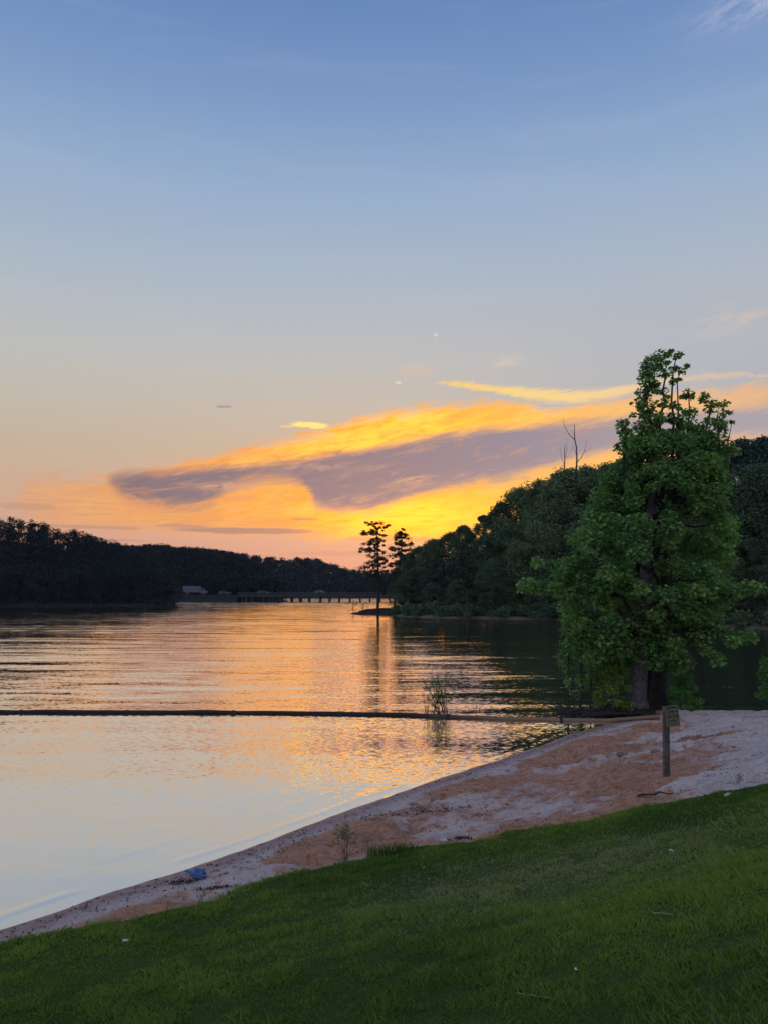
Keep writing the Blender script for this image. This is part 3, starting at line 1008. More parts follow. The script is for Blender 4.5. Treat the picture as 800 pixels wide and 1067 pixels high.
# dead trees above the skyline
D = 122.0
def sk(pts, r0, r1): return ([at(a, b, D + 0.3 * i) for i, (a, b) in enumerate(pts)], np.linspace(r0, r1, len(pts)) * 0.72)
base = at(601, 640, D)
o = limb_tree('dead_tree', [sk([(601, 640), (600, 560), (600, 490), (600.5, 478), (600, 466), (598.3, 458)], 0.26, 0.12),
                            sk([(598.3, 458), (594, 454.5), (590, 449), (587.5, 443), (586, 436)], 0.10, 0.025),
                            sk([(598.3, 458), (598, 450), (597.8, 442)], 0.12, 0.06),
                            sk([(601, 481), (605, 477), (608, 471), (610, 464), (610.5, 456)], 0.09, 0.02),
                            sk([(608, 471), (612, 469), (615, 466)], 0.04, 0.015),
                            sk([(600, 474), (597, 466), (596, 460)], 0.04, 0.015), sk([(598.2, 455), (595.5, 450), (594.5, 446)], 0.03, 0.012)], M_bark, base)
tag(o, 'tall bare dead tree with forked top rising above the wood skyline', 'dead tree')
base = at(588, 640, D)
o = limb_tree('dead_tree', [sk([(588, 640), (588, 560), (587.5, 490), (588, 478), (587.5, 470), (588.5, 463)], 0.2, 0.05),
                            sk([(587.5, 484), (585, 478), (583.5, 470), (582.5, 465)], 0.05, 0.015),
                            sk([(588, 478), (590, 470), (590.5, 462), (590, 457)], 0.04, 0.012), sk([(590.5, 476), (595, 470), (596.5, 465)], 0.03, 0.012)], M_bark, base)
tag(o, 'shorter thin dead tree just left of the tall forked one on the skyline', 'dead tree')

# ------------------------------------------------------------------ islet with its pines
IC = gp(396, 640); ID = IC[1]


def islet_h(x, y):
    a = (x - IC[0] - 0.4) / 5.6; b_ = (y - ID) / 2.6
    return 1.15 * np.clip(1 - (a * a + b_ * b_), -0.6, 1) - 0.15 + (fbm(x * 1.2, y * 1.2, 50, 3) - .5) * 0.25


V, Q = grid(np.arange(IC[0] - 6.5, IC[0] + 7, 0.3), np.arange(ID - 4, ID + 4, 0.3), islet_h)
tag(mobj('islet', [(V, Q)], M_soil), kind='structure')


def pine(name, trunk_px, D, limbs, r, label, needle=0.19, n_per=150, trunk_r=0.24):
    pts = [at(a, b, D) for a, b in trunk_px]
    base = pts[0].copy()
    root = empty(name, base)
    specs = [(np.array(pts) - base, np.linspace(trunk_r, 0.04, len(pts)))]
    C, R = [], []
    TP = np.array(trunk_px, float)
    for (py, dx, dy, rr) in limbs:            # limb leaves the trunk at row py and ends dx,dy pixels away
        tx = np.interp(-py, -TP[:, 1], TP[:, 0])
        a0 = at(tx, py, D) - base
        e = at(tx + dx, py + dy, D + r.uniform(-1.4, 1.4)) - base
        specs.append((wob(a0, e, 5, 0.06, r=r), np.linspace(0.075, 0.025, 5)))
        m = max(2, int(abs(dx) / 2.4))
        for q in range(m):
            f = (q + 1.0) / m
            C.append(a0 + (e - a0) * f + r.normal(0, 0.14, 3)); R.append(1.45 * rr * r.uniform(0.7, 1.2) * (0.65 + 0.35 * f))
    # limbs toward and away from the eye as well
    for q in range(len(limbs)):
        py, dx, dy, rr = limbs[q]
        tx = np.interp(-py, -TP[:, 1], TP[:, 0]); a0 = at(tx, py, D) - base
        L = abs(dx) * D / F * 0.8
        for sgn in (-1, 1):
            if r.uniform() < 0.55: continue
            e = a0 + np.array([r.normal(0, .3), sgn * L, r.uniform(-.1, .4)])
            specs.append((wob(a0, e, 4, 0.05, r=r), np.linspace(0.05, 0.015, 4)))
            for f in (0.6, 1.0):
                C.append(a0 + (e - a0) * f); R.append(rr * 0.8)
    for q in range(46):
        k = int(r.integers(len(limbs))); py, dx, dy, rr = limbs[k]
        tx = np.interp(-py, -TP[:, 1], TP[:, 0]); f = r.uniform(0.1, 1.15)
        C.append(at(tx + dx * f, py + dy * f + r.normal(0, 2.2), D + r.normal(0, .5)) - base); R.append(rr * r.uniform(0.4, 0.8))
    mobj('trunk', tubes(specs, 6), M_darkbark, root)
    C = np.array(C); R = np.array(R)
    C = C + r.normal(0, 0.14, C.shape)
    P, ids, o_ = clump_points(C, R * r.uniform(0.6, 1.7, len(C)), n_per, r, 0.6, 1.0)
    finish_leaves('crown', P, r.uniform(0.7, 1.4, len(P)) * needle, r, M_pine, root, ids, len(C), aspect=0.45, up=0.3)
    tag(root, label, 'pine tree')
    return root


r = np.random.default_rng(3)
pine('pine_tree', [(393.5, 641), (394, 620), (394, 600), (393.5, 580), (393, 562), (392, 552), (389, 546)], ID, [
    (548, -8, -1, .34), (547, 7, -2, .34), (552, 13, -3, .36), (553, -12, 2, .34), (556, -15, 0, .36), (557, 9, 1, .32), (561, -11, 3, .36), (564, 7, 1, .3), (566, -9, 2, .36),
    (569, -18, 5, .4), (572, -12, 4, .42), (573, 6, 2, .3), (578, -8, 3, .38), (580, 9, 3, .4), (584, -10, 3, .42), (586, 11, 1, .42), (589, -18, 2, .46), (592, 10, 3, .44), (594, -13, 2, .46), (598, -10, 3, .4), (601, 8, 3, .4), (605, -9, 3, .34), (608, 7, 3, .34), (612, -7, 2, .3), (616, 6, 2, .28)],
    r, 'taller sparse pine on the islet tip in front of the bridge')
pine('pine_tree', [(410, 641), (413, 610), (416, 590), (418, 575), (418.5, 562), (418, 554)], ID + 2, [
    (556, -5, -1, .4), (556, 5, 0, .4), (560, -8, 0, .42), (560, 6, 1, .42), (565, -6, 2, .42), (567, 10, 0, .42), (571, -11, 1, .44), (573, 8, 2, .42), (578, -10, 1, .44), (580, 10, 2, .44), (586, -8, 2, .42), (588, 12, 0, .44), (594, -8, 2, .4), (596, 10, 1, .42), (600, -6, 2, .4)],
    r, 'shorter denser pine behind the taller one, beside the dark wood')

# bare saplings and brush on the islet
for i, (px, top, lab) in enumerate([(368, 622, 'bare brushy sapling at the left end of the islet'), (378.5, 624, 'bare brushy sapling between the islet end and the tall pine')]):
    b0 = at(px, 641, ID)
    sp = [(wob(b0, at(px + 0.6, top, ID), 5, 0.03), np.linspace(0.06, 0.02, 5))]
    for q in range(7):
        y0 = rng.uniform(top + 1, 636); e = at(px + rng.uniform(-6, 6), y0 - rng.uniform(-2, 4), ID + rng.uniform(-.5, .5))
        sp.append((wob(at(px + 0.3, y0, ID), e, 4, 0.04), np.linspace(0.03, 0.01, 4)))
    o = limb_tree('bare_sapling', sp, M_darkbark, b0, 5, 'stem')
    r = np.random.default_rng(90 + i)
    C = np.array([at(px + r.uniform(-6, 6), r.uniform(628, 638), ID) for _ in range(9)]) - b0
    P, ids, o_ = clump_points(C, np.full(9, 0.25), 14, r, 0.5)
    finish_leaves('foliage', P, 0.13, r, M_pine, o, ids, 9)
    tag(o, lab, 'sapling', 'bare saplings on the islet')
b0 = at(401, 640, ID - 0.6)
o = limb_tree('fallen_limb', [([b0, at(404, 635.5, ID - .6), at(407.5, 633, ID - .6), at(411, 635, ID - .4)], [0.1, .09, .08, .05])], M_darkbark, b0, 6, 'limb')
tag(o, 'arched fallen limb on the islet right of the tall pine', 'fallen limb')

# ------------------------------------------------------------------ far shore: hills, woods, bridge, traffic
BD = 287.0                                            # distance of the bridge


def hill_mesh(name, cols, D0, D1, crown=9.0):
    """a wooded slope whose tree tops reach the photo's skyline; cols: (px, skyline row, shoreline depth)"""
    px = np.arange(cols[0][0], cols[-1][0] + 1, 6.0)
    c = np.array(cols, float)
    yt = np.interp(px, c[:, 0], c[:, 1])
    ss = np.r_[0, 0.03, np.linspace(0.1, 1, 9), 1.3]
    V = []
    for p, y in zip(px, yt):
        x0 = (p - 400) / F
        zt = at(p, y, D1)[2] - crown * 0.8
        for s in ss:
            D = D0 + (D1 - D0) * s
            z = -0.6 if s == 0 else 0.4 + (zt - 0.4) * min(1, (s - 0.03) / 0.97)
            V.append((x0 * D, D, z))
    V = np.array(V); n, m = len(px), len(ss)
    i, j = np.meshgrid(np.arange(n - 1), np.arange(m - 1), indexing='ij')
    Q = np.stack([i * m + j, (i + 1) * m + j, (i + 1) * m + j + 1, i * m + j + 1], -1).reshape(-1, 4)
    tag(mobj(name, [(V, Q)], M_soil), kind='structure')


def wood_mass(name, cols, D0, D1, n, r, rc, lsize, per, label, crown=9.0, minh=5.0, trunks=True):
    c = np.array(cols, float)
    C, R, specs = [], [], []
    for k in range(n):
        s = r.uniform(0, 1) ** 0.9 if k > n * 0.35 else (1.0 if k < n * 0.2 else 0.0)
        p = r.uniform(c[0, 0], c[-1, 0]); y = np.interp(p, c[:, 0], c[:, 1])
        D = D0 + (D1 - D0) * s + r.uniform(0, 4)
        x = (p - 400) / F * D
        ztop = at(p, y, D1)[2]
        g = max(0.4, 0.4 + (ztop - crown * 0.8 - 0.4) * s)
        top = min(ztop, g + crown * r.uniform(0.75, 1.08)) if s < 1 else ztop + r.uniform(-0.14, 0.03) * crown
        rr = rc * r.uniform(0.7, 1.25)
        m = 8
        for q in range(m):
            f = r.uniform(0, 1)
            a = r.uniform(0, 6.28); w_ = rr * math.sin(math.pi * (0.2 + 0.75 * f)) * r.uniform(0.3, 0.9)
            C.append((x + math.cos(a) * w_, D + math.sin(a) * w_, g + (top - g) * (0.12 + 0.78 * f))); R.append(rr * r.uniform(0.32, 0.55))
        C[-1] = (x, D, top - 0.5 * R[-1])
        specs.append((wob((x, D, g - 1), (x, D, top * 0.8 + g * 0.2), 3, 0.1, r=r), np.linspace(0.2, 0.06, 3)))
    C = np.array(C); R = np.array(R)
    P, ids, o_ = clump_points(C, R, per, r, 0.8, 0.5)
    V, Q = leaves(P, r.uniform(0.6, 1.4, len(P)) * lsize, r, 0.5, outward=o_ * 0.5)
    t = r.uniform(0.1, 0.8, len(C))[ids] + r.normal(0, 0.12, len(P))
    t = np.repeat(np.clip(t, 0, 0.89), 4)
    tb_ = tubes(specs, 5)
    nv = sum(len(q[0]) for q in tb_)
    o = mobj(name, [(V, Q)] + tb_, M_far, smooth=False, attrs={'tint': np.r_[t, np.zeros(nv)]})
    tag(o, label, 'wood', kind='stuff')


left_cols = [(-170, 528), (-80, 534), (0, 538), (40, 543), (80, 552), (100, 559), (125, 566), (145, 574), (165, 588), (184, 606)]
mid_cols = [(90, 566), (125, 566), (140, 569), (165, 567), (190, 570), (220, 572), (250, 577), (270, 584), (285, 597), (296, 612)]
far_cols = [(60, 566), (125, 567), (140, 569), (165, 567), (190, 570), (220, 572), (260, 578), (300, 582), (330, 582), (345, 588), (365, 593), (390, 597), (430, 598), (470, 592), (560, 585)]
LD = gp(90, 632)[1]
hill_mesh('left_hill', left_cols, LD, LD + 46)
hill_mesh('far_hill', far_cols, BD + 200, BD + 300)
hill_mesh('wooded_hill', mid_cols, BD + 14, BD + 70)
r = np.random.default_rng(13)
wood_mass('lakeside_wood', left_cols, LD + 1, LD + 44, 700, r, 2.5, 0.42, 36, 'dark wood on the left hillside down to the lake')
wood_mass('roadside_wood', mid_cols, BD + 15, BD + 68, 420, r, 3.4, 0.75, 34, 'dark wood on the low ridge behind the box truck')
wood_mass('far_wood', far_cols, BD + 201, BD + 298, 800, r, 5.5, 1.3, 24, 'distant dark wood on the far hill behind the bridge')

# causeway embankment left of the bridge
def emb_path(s):     # from behind the left wood to the bridge
    return (150 - 400) / F * (BD + 6) + s * ((251 - 400) / F * BD - (150 - 400) / F * (BD + 6)), BD + 6 - 6 * s
V, Q = [], []
prof = [(-7, -0.8), (-4.2, 0.9), (-3.0, 2.55), (3.0, 2.55), (4.4, 0.8), (7, -0.8)]
ns = 40
for k in range(ns):
    x, y = emb_path(k / (ns - 1))
    for (oy, oz) in prof:
        V.append((x, y + oy, oz + 0.25 * (vnoise(k * 0.7, oy, 3) - .5) * (abs(oz - 2.55) > .1)))
V = np.array(V); m = len(prof)
i, j = np.meshgrid(np.arange(ns - 1), np.arange(m - 1), indexing='ij')
Q = np.stack([i * m + j, (i + 1) * m + j, (i + 1) * m + j + 1, i * m + j + 1], -1).reshape(-1, 4)
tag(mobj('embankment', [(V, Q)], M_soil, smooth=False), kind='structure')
M_asph = simple('asphalt', (0.05, 0.05, 0.052), 0.9, 0.2, 2.0)
M_conc = simple('silhouette_concrete', (0.028, 0.026, 0.026), 0.9, 0.2, 1.0)  # the bridge's backlit silhouette is put into this near-black concrete colour
M_steel = simple('galvanised_steel', (0.04, 0.04, 0.045), 0.7, 0.15, 4.0, metallic=0.2)

bx0, bx1 = (251 - 400) / F * BD, (452 - 400) / F * BD
br = empty('road_bridge', ((bx0 + bx1) / 2, BD, 0))
bl = bx1 - bx0
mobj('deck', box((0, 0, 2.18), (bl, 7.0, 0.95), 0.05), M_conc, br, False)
mobj('roadway', box((0, 0, 2.68), (bl, 6.2, 0.04)), M_asph, br, False)
for sy in (-3.3, 3.3):
    rail = [q for b_ in (box((0, sy, 3.25), (bl, 0.08, 0.3), 0.02),) for q in b_]
    for q in np.arange(-bl / 2 + 0.5, bl / 2, 2.5):
        rail += box((q, sy, 2.9), (0.12, 0.1, 0.5))
    mobj('guard_rail', rail, M_steel, br, False)
for p in [254.6, 259, 265, 276.5, 283.2, 286.8, 293.5, 305, 314, 323, 334.5, 344, 354, 365, 375.5, 385.5, 396, 406, 417, 428, 440]:
    xx = (p - 400) / F * BD - (bx0 + bx1) / 2
    wd_ = 0.75 if p in (314, 259) else 0.55
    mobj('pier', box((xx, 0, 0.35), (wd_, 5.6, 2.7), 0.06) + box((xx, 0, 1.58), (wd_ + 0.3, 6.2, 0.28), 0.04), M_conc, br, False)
tag(br, 'long low road bridge on many short piers across the far water', 'bridge')

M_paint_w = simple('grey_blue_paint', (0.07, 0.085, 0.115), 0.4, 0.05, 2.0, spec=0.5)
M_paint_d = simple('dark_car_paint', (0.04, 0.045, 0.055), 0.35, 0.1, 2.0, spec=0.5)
M_glass = principled('vehicle_glass', color=(0.03, 0.035, 0.04, 1), rough=0.08, spec=0.8)
M_tyre = simple('tyre_rubber', (0.02, 0.02, 0.02), 0.9, 0.2, 8.0)
M_rim = simple('wheel_rim', (0.35, 0.35, 0.36), 0.4, 0.1, 8.0, metallic=0.7)
M_lamp = simple('lamp_glass', (0.6, 0.58, 0.55), 0.2, 0.05, 5.0, spec=0.6)


def cyl_y(c, rad, w_, n=18):
    _, (V, Fq, C) = tube([(c[0], c[1] - w_ / 2, c[2]), (c[0], c[1] + w_ / 2, c[2])], rad, n)
    return [(V, Fq), (V, C)]


def extr(profile, y0, y1):
    """profile in XZ, extruded along Y with closed sides"""
    p = np.array(profile, float); n = len(p)
    V = np.concatenate([np.c_[p[:, 0], np.full(n, y0), p[:, 1]], np.c_[p[:, 0], np.full(n, y1), p[:, 1]]])
    j = np.arange(n); jn = (j + 1) % n
    return [(V, np.stack([j, jn, jn + n, j + n], -1)[:, ::-1]), (V, np.array([list(range(n))])), (V, np.array([list(range(2 * n - 1, n - 1, -1))]))]


def wheel(c, rad, w_, parent):
    t = mobj('wheel', cyl_y(c, rad, w_), M_tyre, parent)
    mobj('rim', cyl_y(c, rad * 0.55, w_ + 0.03), M_rim, t)


def box_truck(loc, label):
    o = empty('box_truck', loc)
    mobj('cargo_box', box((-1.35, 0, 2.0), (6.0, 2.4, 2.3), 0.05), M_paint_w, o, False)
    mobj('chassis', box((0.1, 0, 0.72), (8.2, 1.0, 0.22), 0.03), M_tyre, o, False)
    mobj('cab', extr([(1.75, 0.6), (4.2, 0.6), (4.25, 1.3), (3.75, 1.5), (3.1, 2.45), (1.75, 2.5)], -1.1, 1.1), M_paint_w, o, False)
    mobj('windscreen', extr([(3.74, 1.56), (3.80, 1.56), (3.2, 2.4), (3.14, 2.4)], -0.95, 0.95), M_glass, o, False)
    for sy in (-1.11, 1.11):
        mobj('side_window', box((2.75, sy, 1.9), (1.0, 0.02, 0.6), 0.008), M_glass, o, False)
        mobj('headlight', box((4.24, sy * 0.75, 0.95), (0.06, 0.3, 0.2), 0.02), M_lamp, o, False)
        for wx_ in (3.2, -2.6):
            wheel((wx_, sy * 0.9, 0.45), 0.45, 0.28, o)
    tag(o, label, 'truck')
    return o


def car(loc, flip=False):
    o = empty('car', loc, math.pi if flip else 0)
    mobj('body', extr([(-2.2, 0.35), (2.15, 0.35), (2.2, 0.7), (1.9, 0.88), (0.95, 0.95), (0.3, 1.42), (-1.2, 1.45), (-1.95, 0.98), (-2.2, 0.92)], -0.85, 0.85), M_paint_d, o, False)
    mobj('windscreen', extr([(0.98, 0.99), (1.02, 0.99), (0.38, 1.41), (0.34, 1.41)], -0.72, 0.72), M_glass, o, False)
    for sy in (-0.86, 0.86):
        mobj('side_window', box((-0.4, sy, 1.18), (1.3, 0.02, 0.3), 0.008), M_glass, o, False)
        mobj('headlight', box((2.17, sy * 0.75, 0.68), (0.06, 0.3, 0.14), 0.02), M_lamp, o, False)
        for wx_ in (1.35, -1.35): wheel((wx_, sy * 0.93, 0.32), 0.32, 0.2, o)
    return o


rz0 = 2.55
x, y = emb_path((206 - 150) / 101.0)
box_truck((x, y - 0.8, rz0), 'pale box truck on the far embankment left of the bridge')
x, y = emb_path((236 - 150) / 101.0)
car0 = car((x, y - 0.8, rz0)); tag(car0, 'dark car on the embankment between the box truck and bridge', 'car', 'cars on the far road')
for px, lab in ((276, 'dark car on the left end of the far bridge'), (334, 'dark car on the far bridge nearest the islet pines')):
    c_ = copy_tree(car0); c_.location = ((px - 400) / F * BD, BD - 1.4, 2.70); tag(c_, lab, 'car', 'cars on the far road')

# ------------------------------------------------------------------ the near maple
r = np.random.default_rng(42)
MD = gp(672, 737.5, 0.12)[1]
mb = at(672, 738, MD); mb[2] = 0.15
mroot = empty('maple_tree', mb)


def mp_(px, py, dy=0.0): return at(px, py, MD + dy) - mb


def profile(py):
    Lx = np.interp(py, [450, 470, 500, 530, 560, 590, 612, 640, 670, 700], [664, 650, 631, 612, 596, 584, 580, 592, 606, 640])
    Rx = np.interp(py, [450, 470, 500, 530, 560, 590, 612, 640, 670, 700], [730, 746, 762, 766, 765, 762, 764, 752, 734, 702])
    return Lx, Rx


C, R = [], []
while len(C) < 360:
    py = r.uniform(458, 694); Lx, Rx = profile(py)
    u_ = r.uniform(-1, 1); u_ = np.sign(u_) * abs(u_) ** 0.75
    px = (Lx + Rx) / 2 + u_ * (Rx - Lx) / 2 * 0.94
    hw = (Rx - Lx) / 2 * MD / F
    dmax = hw * math.sqrt(max(0, 1 - u_ * u_)) * 1.0
    dy = r.uniform(-1, 1); dy = np.sign(dy) * abs(dy) ** 0.6 * dmax
    if py > 664 and 650 < px < 706 and dy < 0.4: continue
    if py > 668 and 640 < px < 725 and r.uniform() < 0.7: continue
    C.append(mp_(px, py, dy)); R.append(r.uniform(0.2, 0.5))
for (px, py) in ((650, 662), (658, 672), (668, 664), (676, 676), (684, 666), (692, 680), (700, 668), (706, 684), (646, 678), (664, 684), (672, 655), (655, 650), (690, 652), (702, 650), (712, 690), (682, 690)):
    C.append(mp_(px, py, -0.85 + r.normal(0, .15))); R.append(r.uniform(0.2, 0.36))
# long low boughs
for (x0, y0, x1, y1, n_, rr) in ((600, 615, 545, 612, 8, 0.25), (745, 622, 790, 612, 7, 0.27), (730, 655, 776, 664, 7, 0.26), (600, 600, 560, 590, 4, 0.2), (610, 650, 592, 690, 7, 0.24), (640, 655, 618, 690, 6, 0.24), (725, 665, 748, 690, 5, 0.22)):
    for k in range(n_):
        f = k / (n_ - 1)
        C.append(mp_(x0 + (x1 - x0) * f + r.normal(0, 2), y0 + (y1 - y0) * f + r.normal(0, 2.5), -1.2 + r.normal(0, .2))); R.append(rr * r.uniform(0.8, 1.35))
# sparse leader shoots at the top: (column x, [(row, radius)...])
shoots = []
for (xb, yb, pts) in ((683, 480, [(679, 455, .36), (677, 440, .3), (674, 424, .28), (672, 410, .26), (678, 402, .24), (674, 396, .28), (675, 388, .24), (673, 382, .22), (676, 374, .17)]),
                      (690, 480, [(688, 455, .3), (686, 436, .24), (692, 420, .2), (690, 408, .16), (693, 390, .18), (688, 380, .2), (686, 371, .2), (694, 369, .15)]),
                      (700, 480, [(700, 455, .3), (702, 436, .22), (699, 422, .16), (700, 398, .13), (701, 384, .12), (704, 373, .13), (707, 369, .13)]),
                      (706, 480, [(708, 455, .3), (706, 440, .2), (706, 424, .14), (705, 396, .12), (709, 387, .14)]),
                      (716, 480, [(716, 460, .36), (716, 444, .3), (718, 430, .2), (717, 412, .17), (715, 408, .12)]),
                      (735, 480, [(733, 455, .3), (737, 440, .2), (732, 416, .16), (733, 411, .12), (740, 426, .2), (740, 420, .16)]),
                      (746, 480, [(748, 458, .28), (748, 444, .18), (753, 432, .16), (753, 422, .16), (750, 440, .18)]),
                      (660, 480, [(664, 462, .3), (670, 444, .25), (672, 432, .18), (664, 420, .18), (665, 425, .12)]),
                      (648, 480, [(650, 466, .25), (651, 455, .2), (649, 446, .2), (648, 440, .15), (656, 450, .1), (659, 433, .1)]),
                      (660, 478, [(660, 455, .09)]), (726, 480, [(726, 462, .2), (728, 452, .14), (731, 447, .14)]), (758, 478, [(757, 466, .2), (763, 470, .2), (762, 440, .06)])):
    ps = [mp_(xb, yb + 40, 0.2)]
    dyb = r.normal(0, 0.8)
    for (px, py, rr) in pts:
        rr = rr * 1.22
        C.append(mp_(px, py, dyb + r.normal(0, .08))); R.append(rr); ps.append(mp_(px, py, dyb))
        if rr > 0.16:
            for s_ in (-1, 1):
                if r.uniform() < 0.5: C.append(mp_(px + s_ * r.uniform(4, 8), py + r.uniform(-6, 6), dyb + r.normal(0, .15))); R.append(rr * 0.5)
    ps = sorted(ps, key=lambda q: q[2])
    shoots.append((np.array(ps), np.linspace(0.05, 0.008, len(ps))))
# bare twigs left of the leader
for (a_, b_, c_, d_) in ((671, 470, 668, 434), (667, 470, 664, 440), (673, 470, 672, 452)):
    shoots.append((wob(mp_(a_, b_), mp_(c_, d_), 5, 0.015, r=r), np.linspace(0.03, 0.008, 5)))
C = np.array(C); R = np.array(R)
per = np.clip((R / 0.36) ** 2.1 * 170, 20, 300).astype(int)
ids = np.repeat(np.arange(len(C)), per)
dv = r.normal(0, 1, (len(ids), 3)); dv /= np.linalg.norm(dv, axis=1)[:, None]
P = C[ids] + dv * (r.uniform(0, 1, len(ids)) ** 0.45 * R[ids])[:, None] * (1, 1, 0.75)
print('maple leaves', len(P))
finish_leaves('crown', P, r.uniform(0.6, 1.3, len(P)) * 0.118, r, M_maple, mroot, ids, len(C), up=0.55, aspect=0.85, fold=0.12, outward=dv * 0.5, droop=0.4)

# trunks: a grey stem in front on the left, dark stems behind
t1 = np.array([mp_(664, 741, -0.5), mp_(664, 725, -0.5), mp_(666, 700, -0.45), mp_(668, 660, -0.3), mp_(671, 610, 0), mp_(674, 560, 0), mp_(680, 500, 0), mp_(684, 440, 0)])
mobj('trunk', tubes([(t1, [0.36, 0.25, 0.225, 0.2, 0.17, 0.13, 0.09, 0.03])], 14), M_bark, mroot)
t2 = np.array([mp_(685, 741, 0.2), mp_(685, 725, 0.2), mp_(687, 690, 0.2), mp_(690, 640, 0.2), mp_(696, 580, 0.2), mp_(704, 520, 0.2), mp_(712, 460, 0.2)])
t3 = np.array([mp_(676, 741, 0.5), mp_(677, 715, 0.5), mp_(678, 680, 0.5), mp_(670, 620, 0.6), mp_(655, 560, 0.8), mp_(648, 500, 0.8)])
mobj('trunk', tubes([(t2, [0.38, 0.25, 0.22, 0.2, 0.16, 0.11, 0.03])], 14), M_darkbark, mroot)
mobj('trunk', tubes([(t3, [0.34, 0.24, 0.2, 0.16, 0.1, 0.03])], 12), M_darkbark, mroot)
limbs = []
for k in r.choice(360, 80, replace=False):
    c = C[k]; tk = [t1, t2, t3][k % 3]
    zt = c[2] - r.uniform(0.5, 1.8)
    if zt < 1.7: zt = 1.7
    a0 = np.array([np.interp(zt, tk[:, 2], tk[:, q]) for q in range(3)])
    limbs.append((wob(a0, c, 6, 0.08, (0, 0, 0.35), r=r), np.linspace(0.055, 0.012, 6)))
for k0, n_ in ((376, 8), (384, 7), (391, 7), (398, 4), (402, 7), (409, 6), (415, 5)):
    pts = list(C[k0:k0 + n_]); a0 = np.array([np.interp(pts[0][2] - 0.4, t1[:, 2], t1[:, q]) for q in range(3)])
    limbs.append((np.array([a0, (a0 + pts[0]) / 2 + (0, 0, .1)] + pts), np.linspace(0.07, 0.01, n_ + 2)))
mobj('branches', tubes(limbs + shoots, 6), M_darkbark, mroot)
tag(mroot, 'large leafy green maple with several trunks at the tip of the beach', 'tree')


# ------------------------------------------------------------------ bushes, saplings
def bush(name, loc, w_, h_, n, per, ls, r, mat, label, dpt=None, stems=6, cat='bush'):
    root = empty(name, loc)
    C = []
    for k in range(n):
        f = r.uniform(0.08, 1); a = r.uniform(0, 6.28); q = math.sqrt(r.uniform(0.05, 1)) * (math.sin(math.pi * min(1, 0.25 + 0.7 * f)) ** 0.6)
        C.append((math.cos(a) * q * w_ / 2, math.sin(a) * q * (dpt or w_) / 2, f * h_))
    C = np.array(C); R = np.full(n, min(w_, h_) * 0.15) * r.uniform(0.6, 1.3, n)
    C[:, 2] = np.maximum(C[:, 2] - R * 0.5, 0.03)
    P, ids, o_ = clump_points(C, R, per, r, 0.9, 0.5)
    P[:, 2] = np.maximum(P[:, 2], 0.0)
    finish_leaves('foliage', P, r.uniform(0.6, 1.3, len(P)) * ls, r, mat, root, ids, n, up=0.5, outward=o_ * 0.5)
    mobj('stems', tubes([(wob((r.normal(0, .06), r.normal(0, .06), -0.1), C[k] * 0.95, 5, 0.03, r=r), np.linspace(0.016, 0.005, 5)) for k in r.choice(n, min(stems, n), replace=False)], 5), M_twig, root)
    tag(root, label, cat)
    return root


g0 = at(638, 737, MD - 0.7); g0[2] = 0.05
bush('leafy_bush', g0, 1.15, 1.55, 34, 75, 0.085, r, M_bush, 'yellow-green bush at the left foot of the maple trunk')
g0 = at(713, 743, MD - 0.5); g0[2] = 0.12
bush('leafy_bush', g0, 1.05, 1.0, 30, 75, 0.085, r, M_bush2, 'low dark green bush right of the maple trunk behind the signpost')
g0 = at(815, 742, 20.5); g0[2] = float(hland(np.array([g0[0]]), np.array([20.5]))[0]) - 0.05
bush('leafy_shrub', g0, 1.05, 2.1, 46, 75, 0.09, r, M_bush2, 'tall leafy shrub cut by the right edge above the sand', cat='shrub')

# low weeds along the inlet edge behind the sand crest
for k, (px, py) in enumerate(((735, 741), (752, 742), (768, 742), (783, 742))):
    g0 = at(px, py, 21.2); g0[2] = 0.03
    bush('bank_weed', g0, 0.55, 0.22 + 0.05 * (k % 2), 9, 30, 0.06, r, M_bush2, 'low green weed clump at the inlet edge behind the sand crest', stems=3, cat='weed')['group'] = 'weeds along the inlet edge'


def sapling(px, ytop, ybase, D, lab, leafy, r, hang=0.5):
    b0 = at(px, ybase, D); b0[2] = min(b0[2], 0.02)
    root = empty('sapling', b0)
    top = at(px + 1, ytop, D) - b0
    st = wob((0, 0, -0.35), top, 9, 0.015, r=r)
    C, sp = [], [(st, np.linspace(0.035, 0.01, 9))]
    for k in range(leafy):
        f = r.uniform(0.28, 1.0); a = r.uniform(0, 6.28); L = r.uniform(0.12, 0.5) * (1.2 - 0.7 * f)
        p0 = top * f; e = p0 + np.array([math.cos(a) * L, math.sin(a) * L, -hang * L * r.uniform(0, 1)])
        sp.append((wob(p0, e, 4, 0.02, r=r), np.linspace(0.012, 0.004, 4))); C.append(e); C.append((p0 + e) / 2)
    mobj('stem', tubes(sp, 5), M_darkbark, root)
    C = np.array(C)
    P, ids, o_ = clump_points(C, r.uniform(0.08, 0.17, len(C)), 22, r, 1.2, 0.5)
    finish_leaves('foliage', P, r.uniform(0.05, 0.1, len(P)), r, M_maple, root, ids, len(C), droop=1.0)
    tag(root, lab, 'sapling')


sapling(591, 640, 752, MD - 1.4, 'slender dark sapling standing in the water left of the bushes', 26, r)
sapling(614, 668, 742, MD - 0.2, 'slim sapling between the outermost sapling and the yellow-green bush', 16, r)
sapling(604, 640, 742, MD + 0.8, 'leafy thin sapling behind the two at the bank end', 22, r)

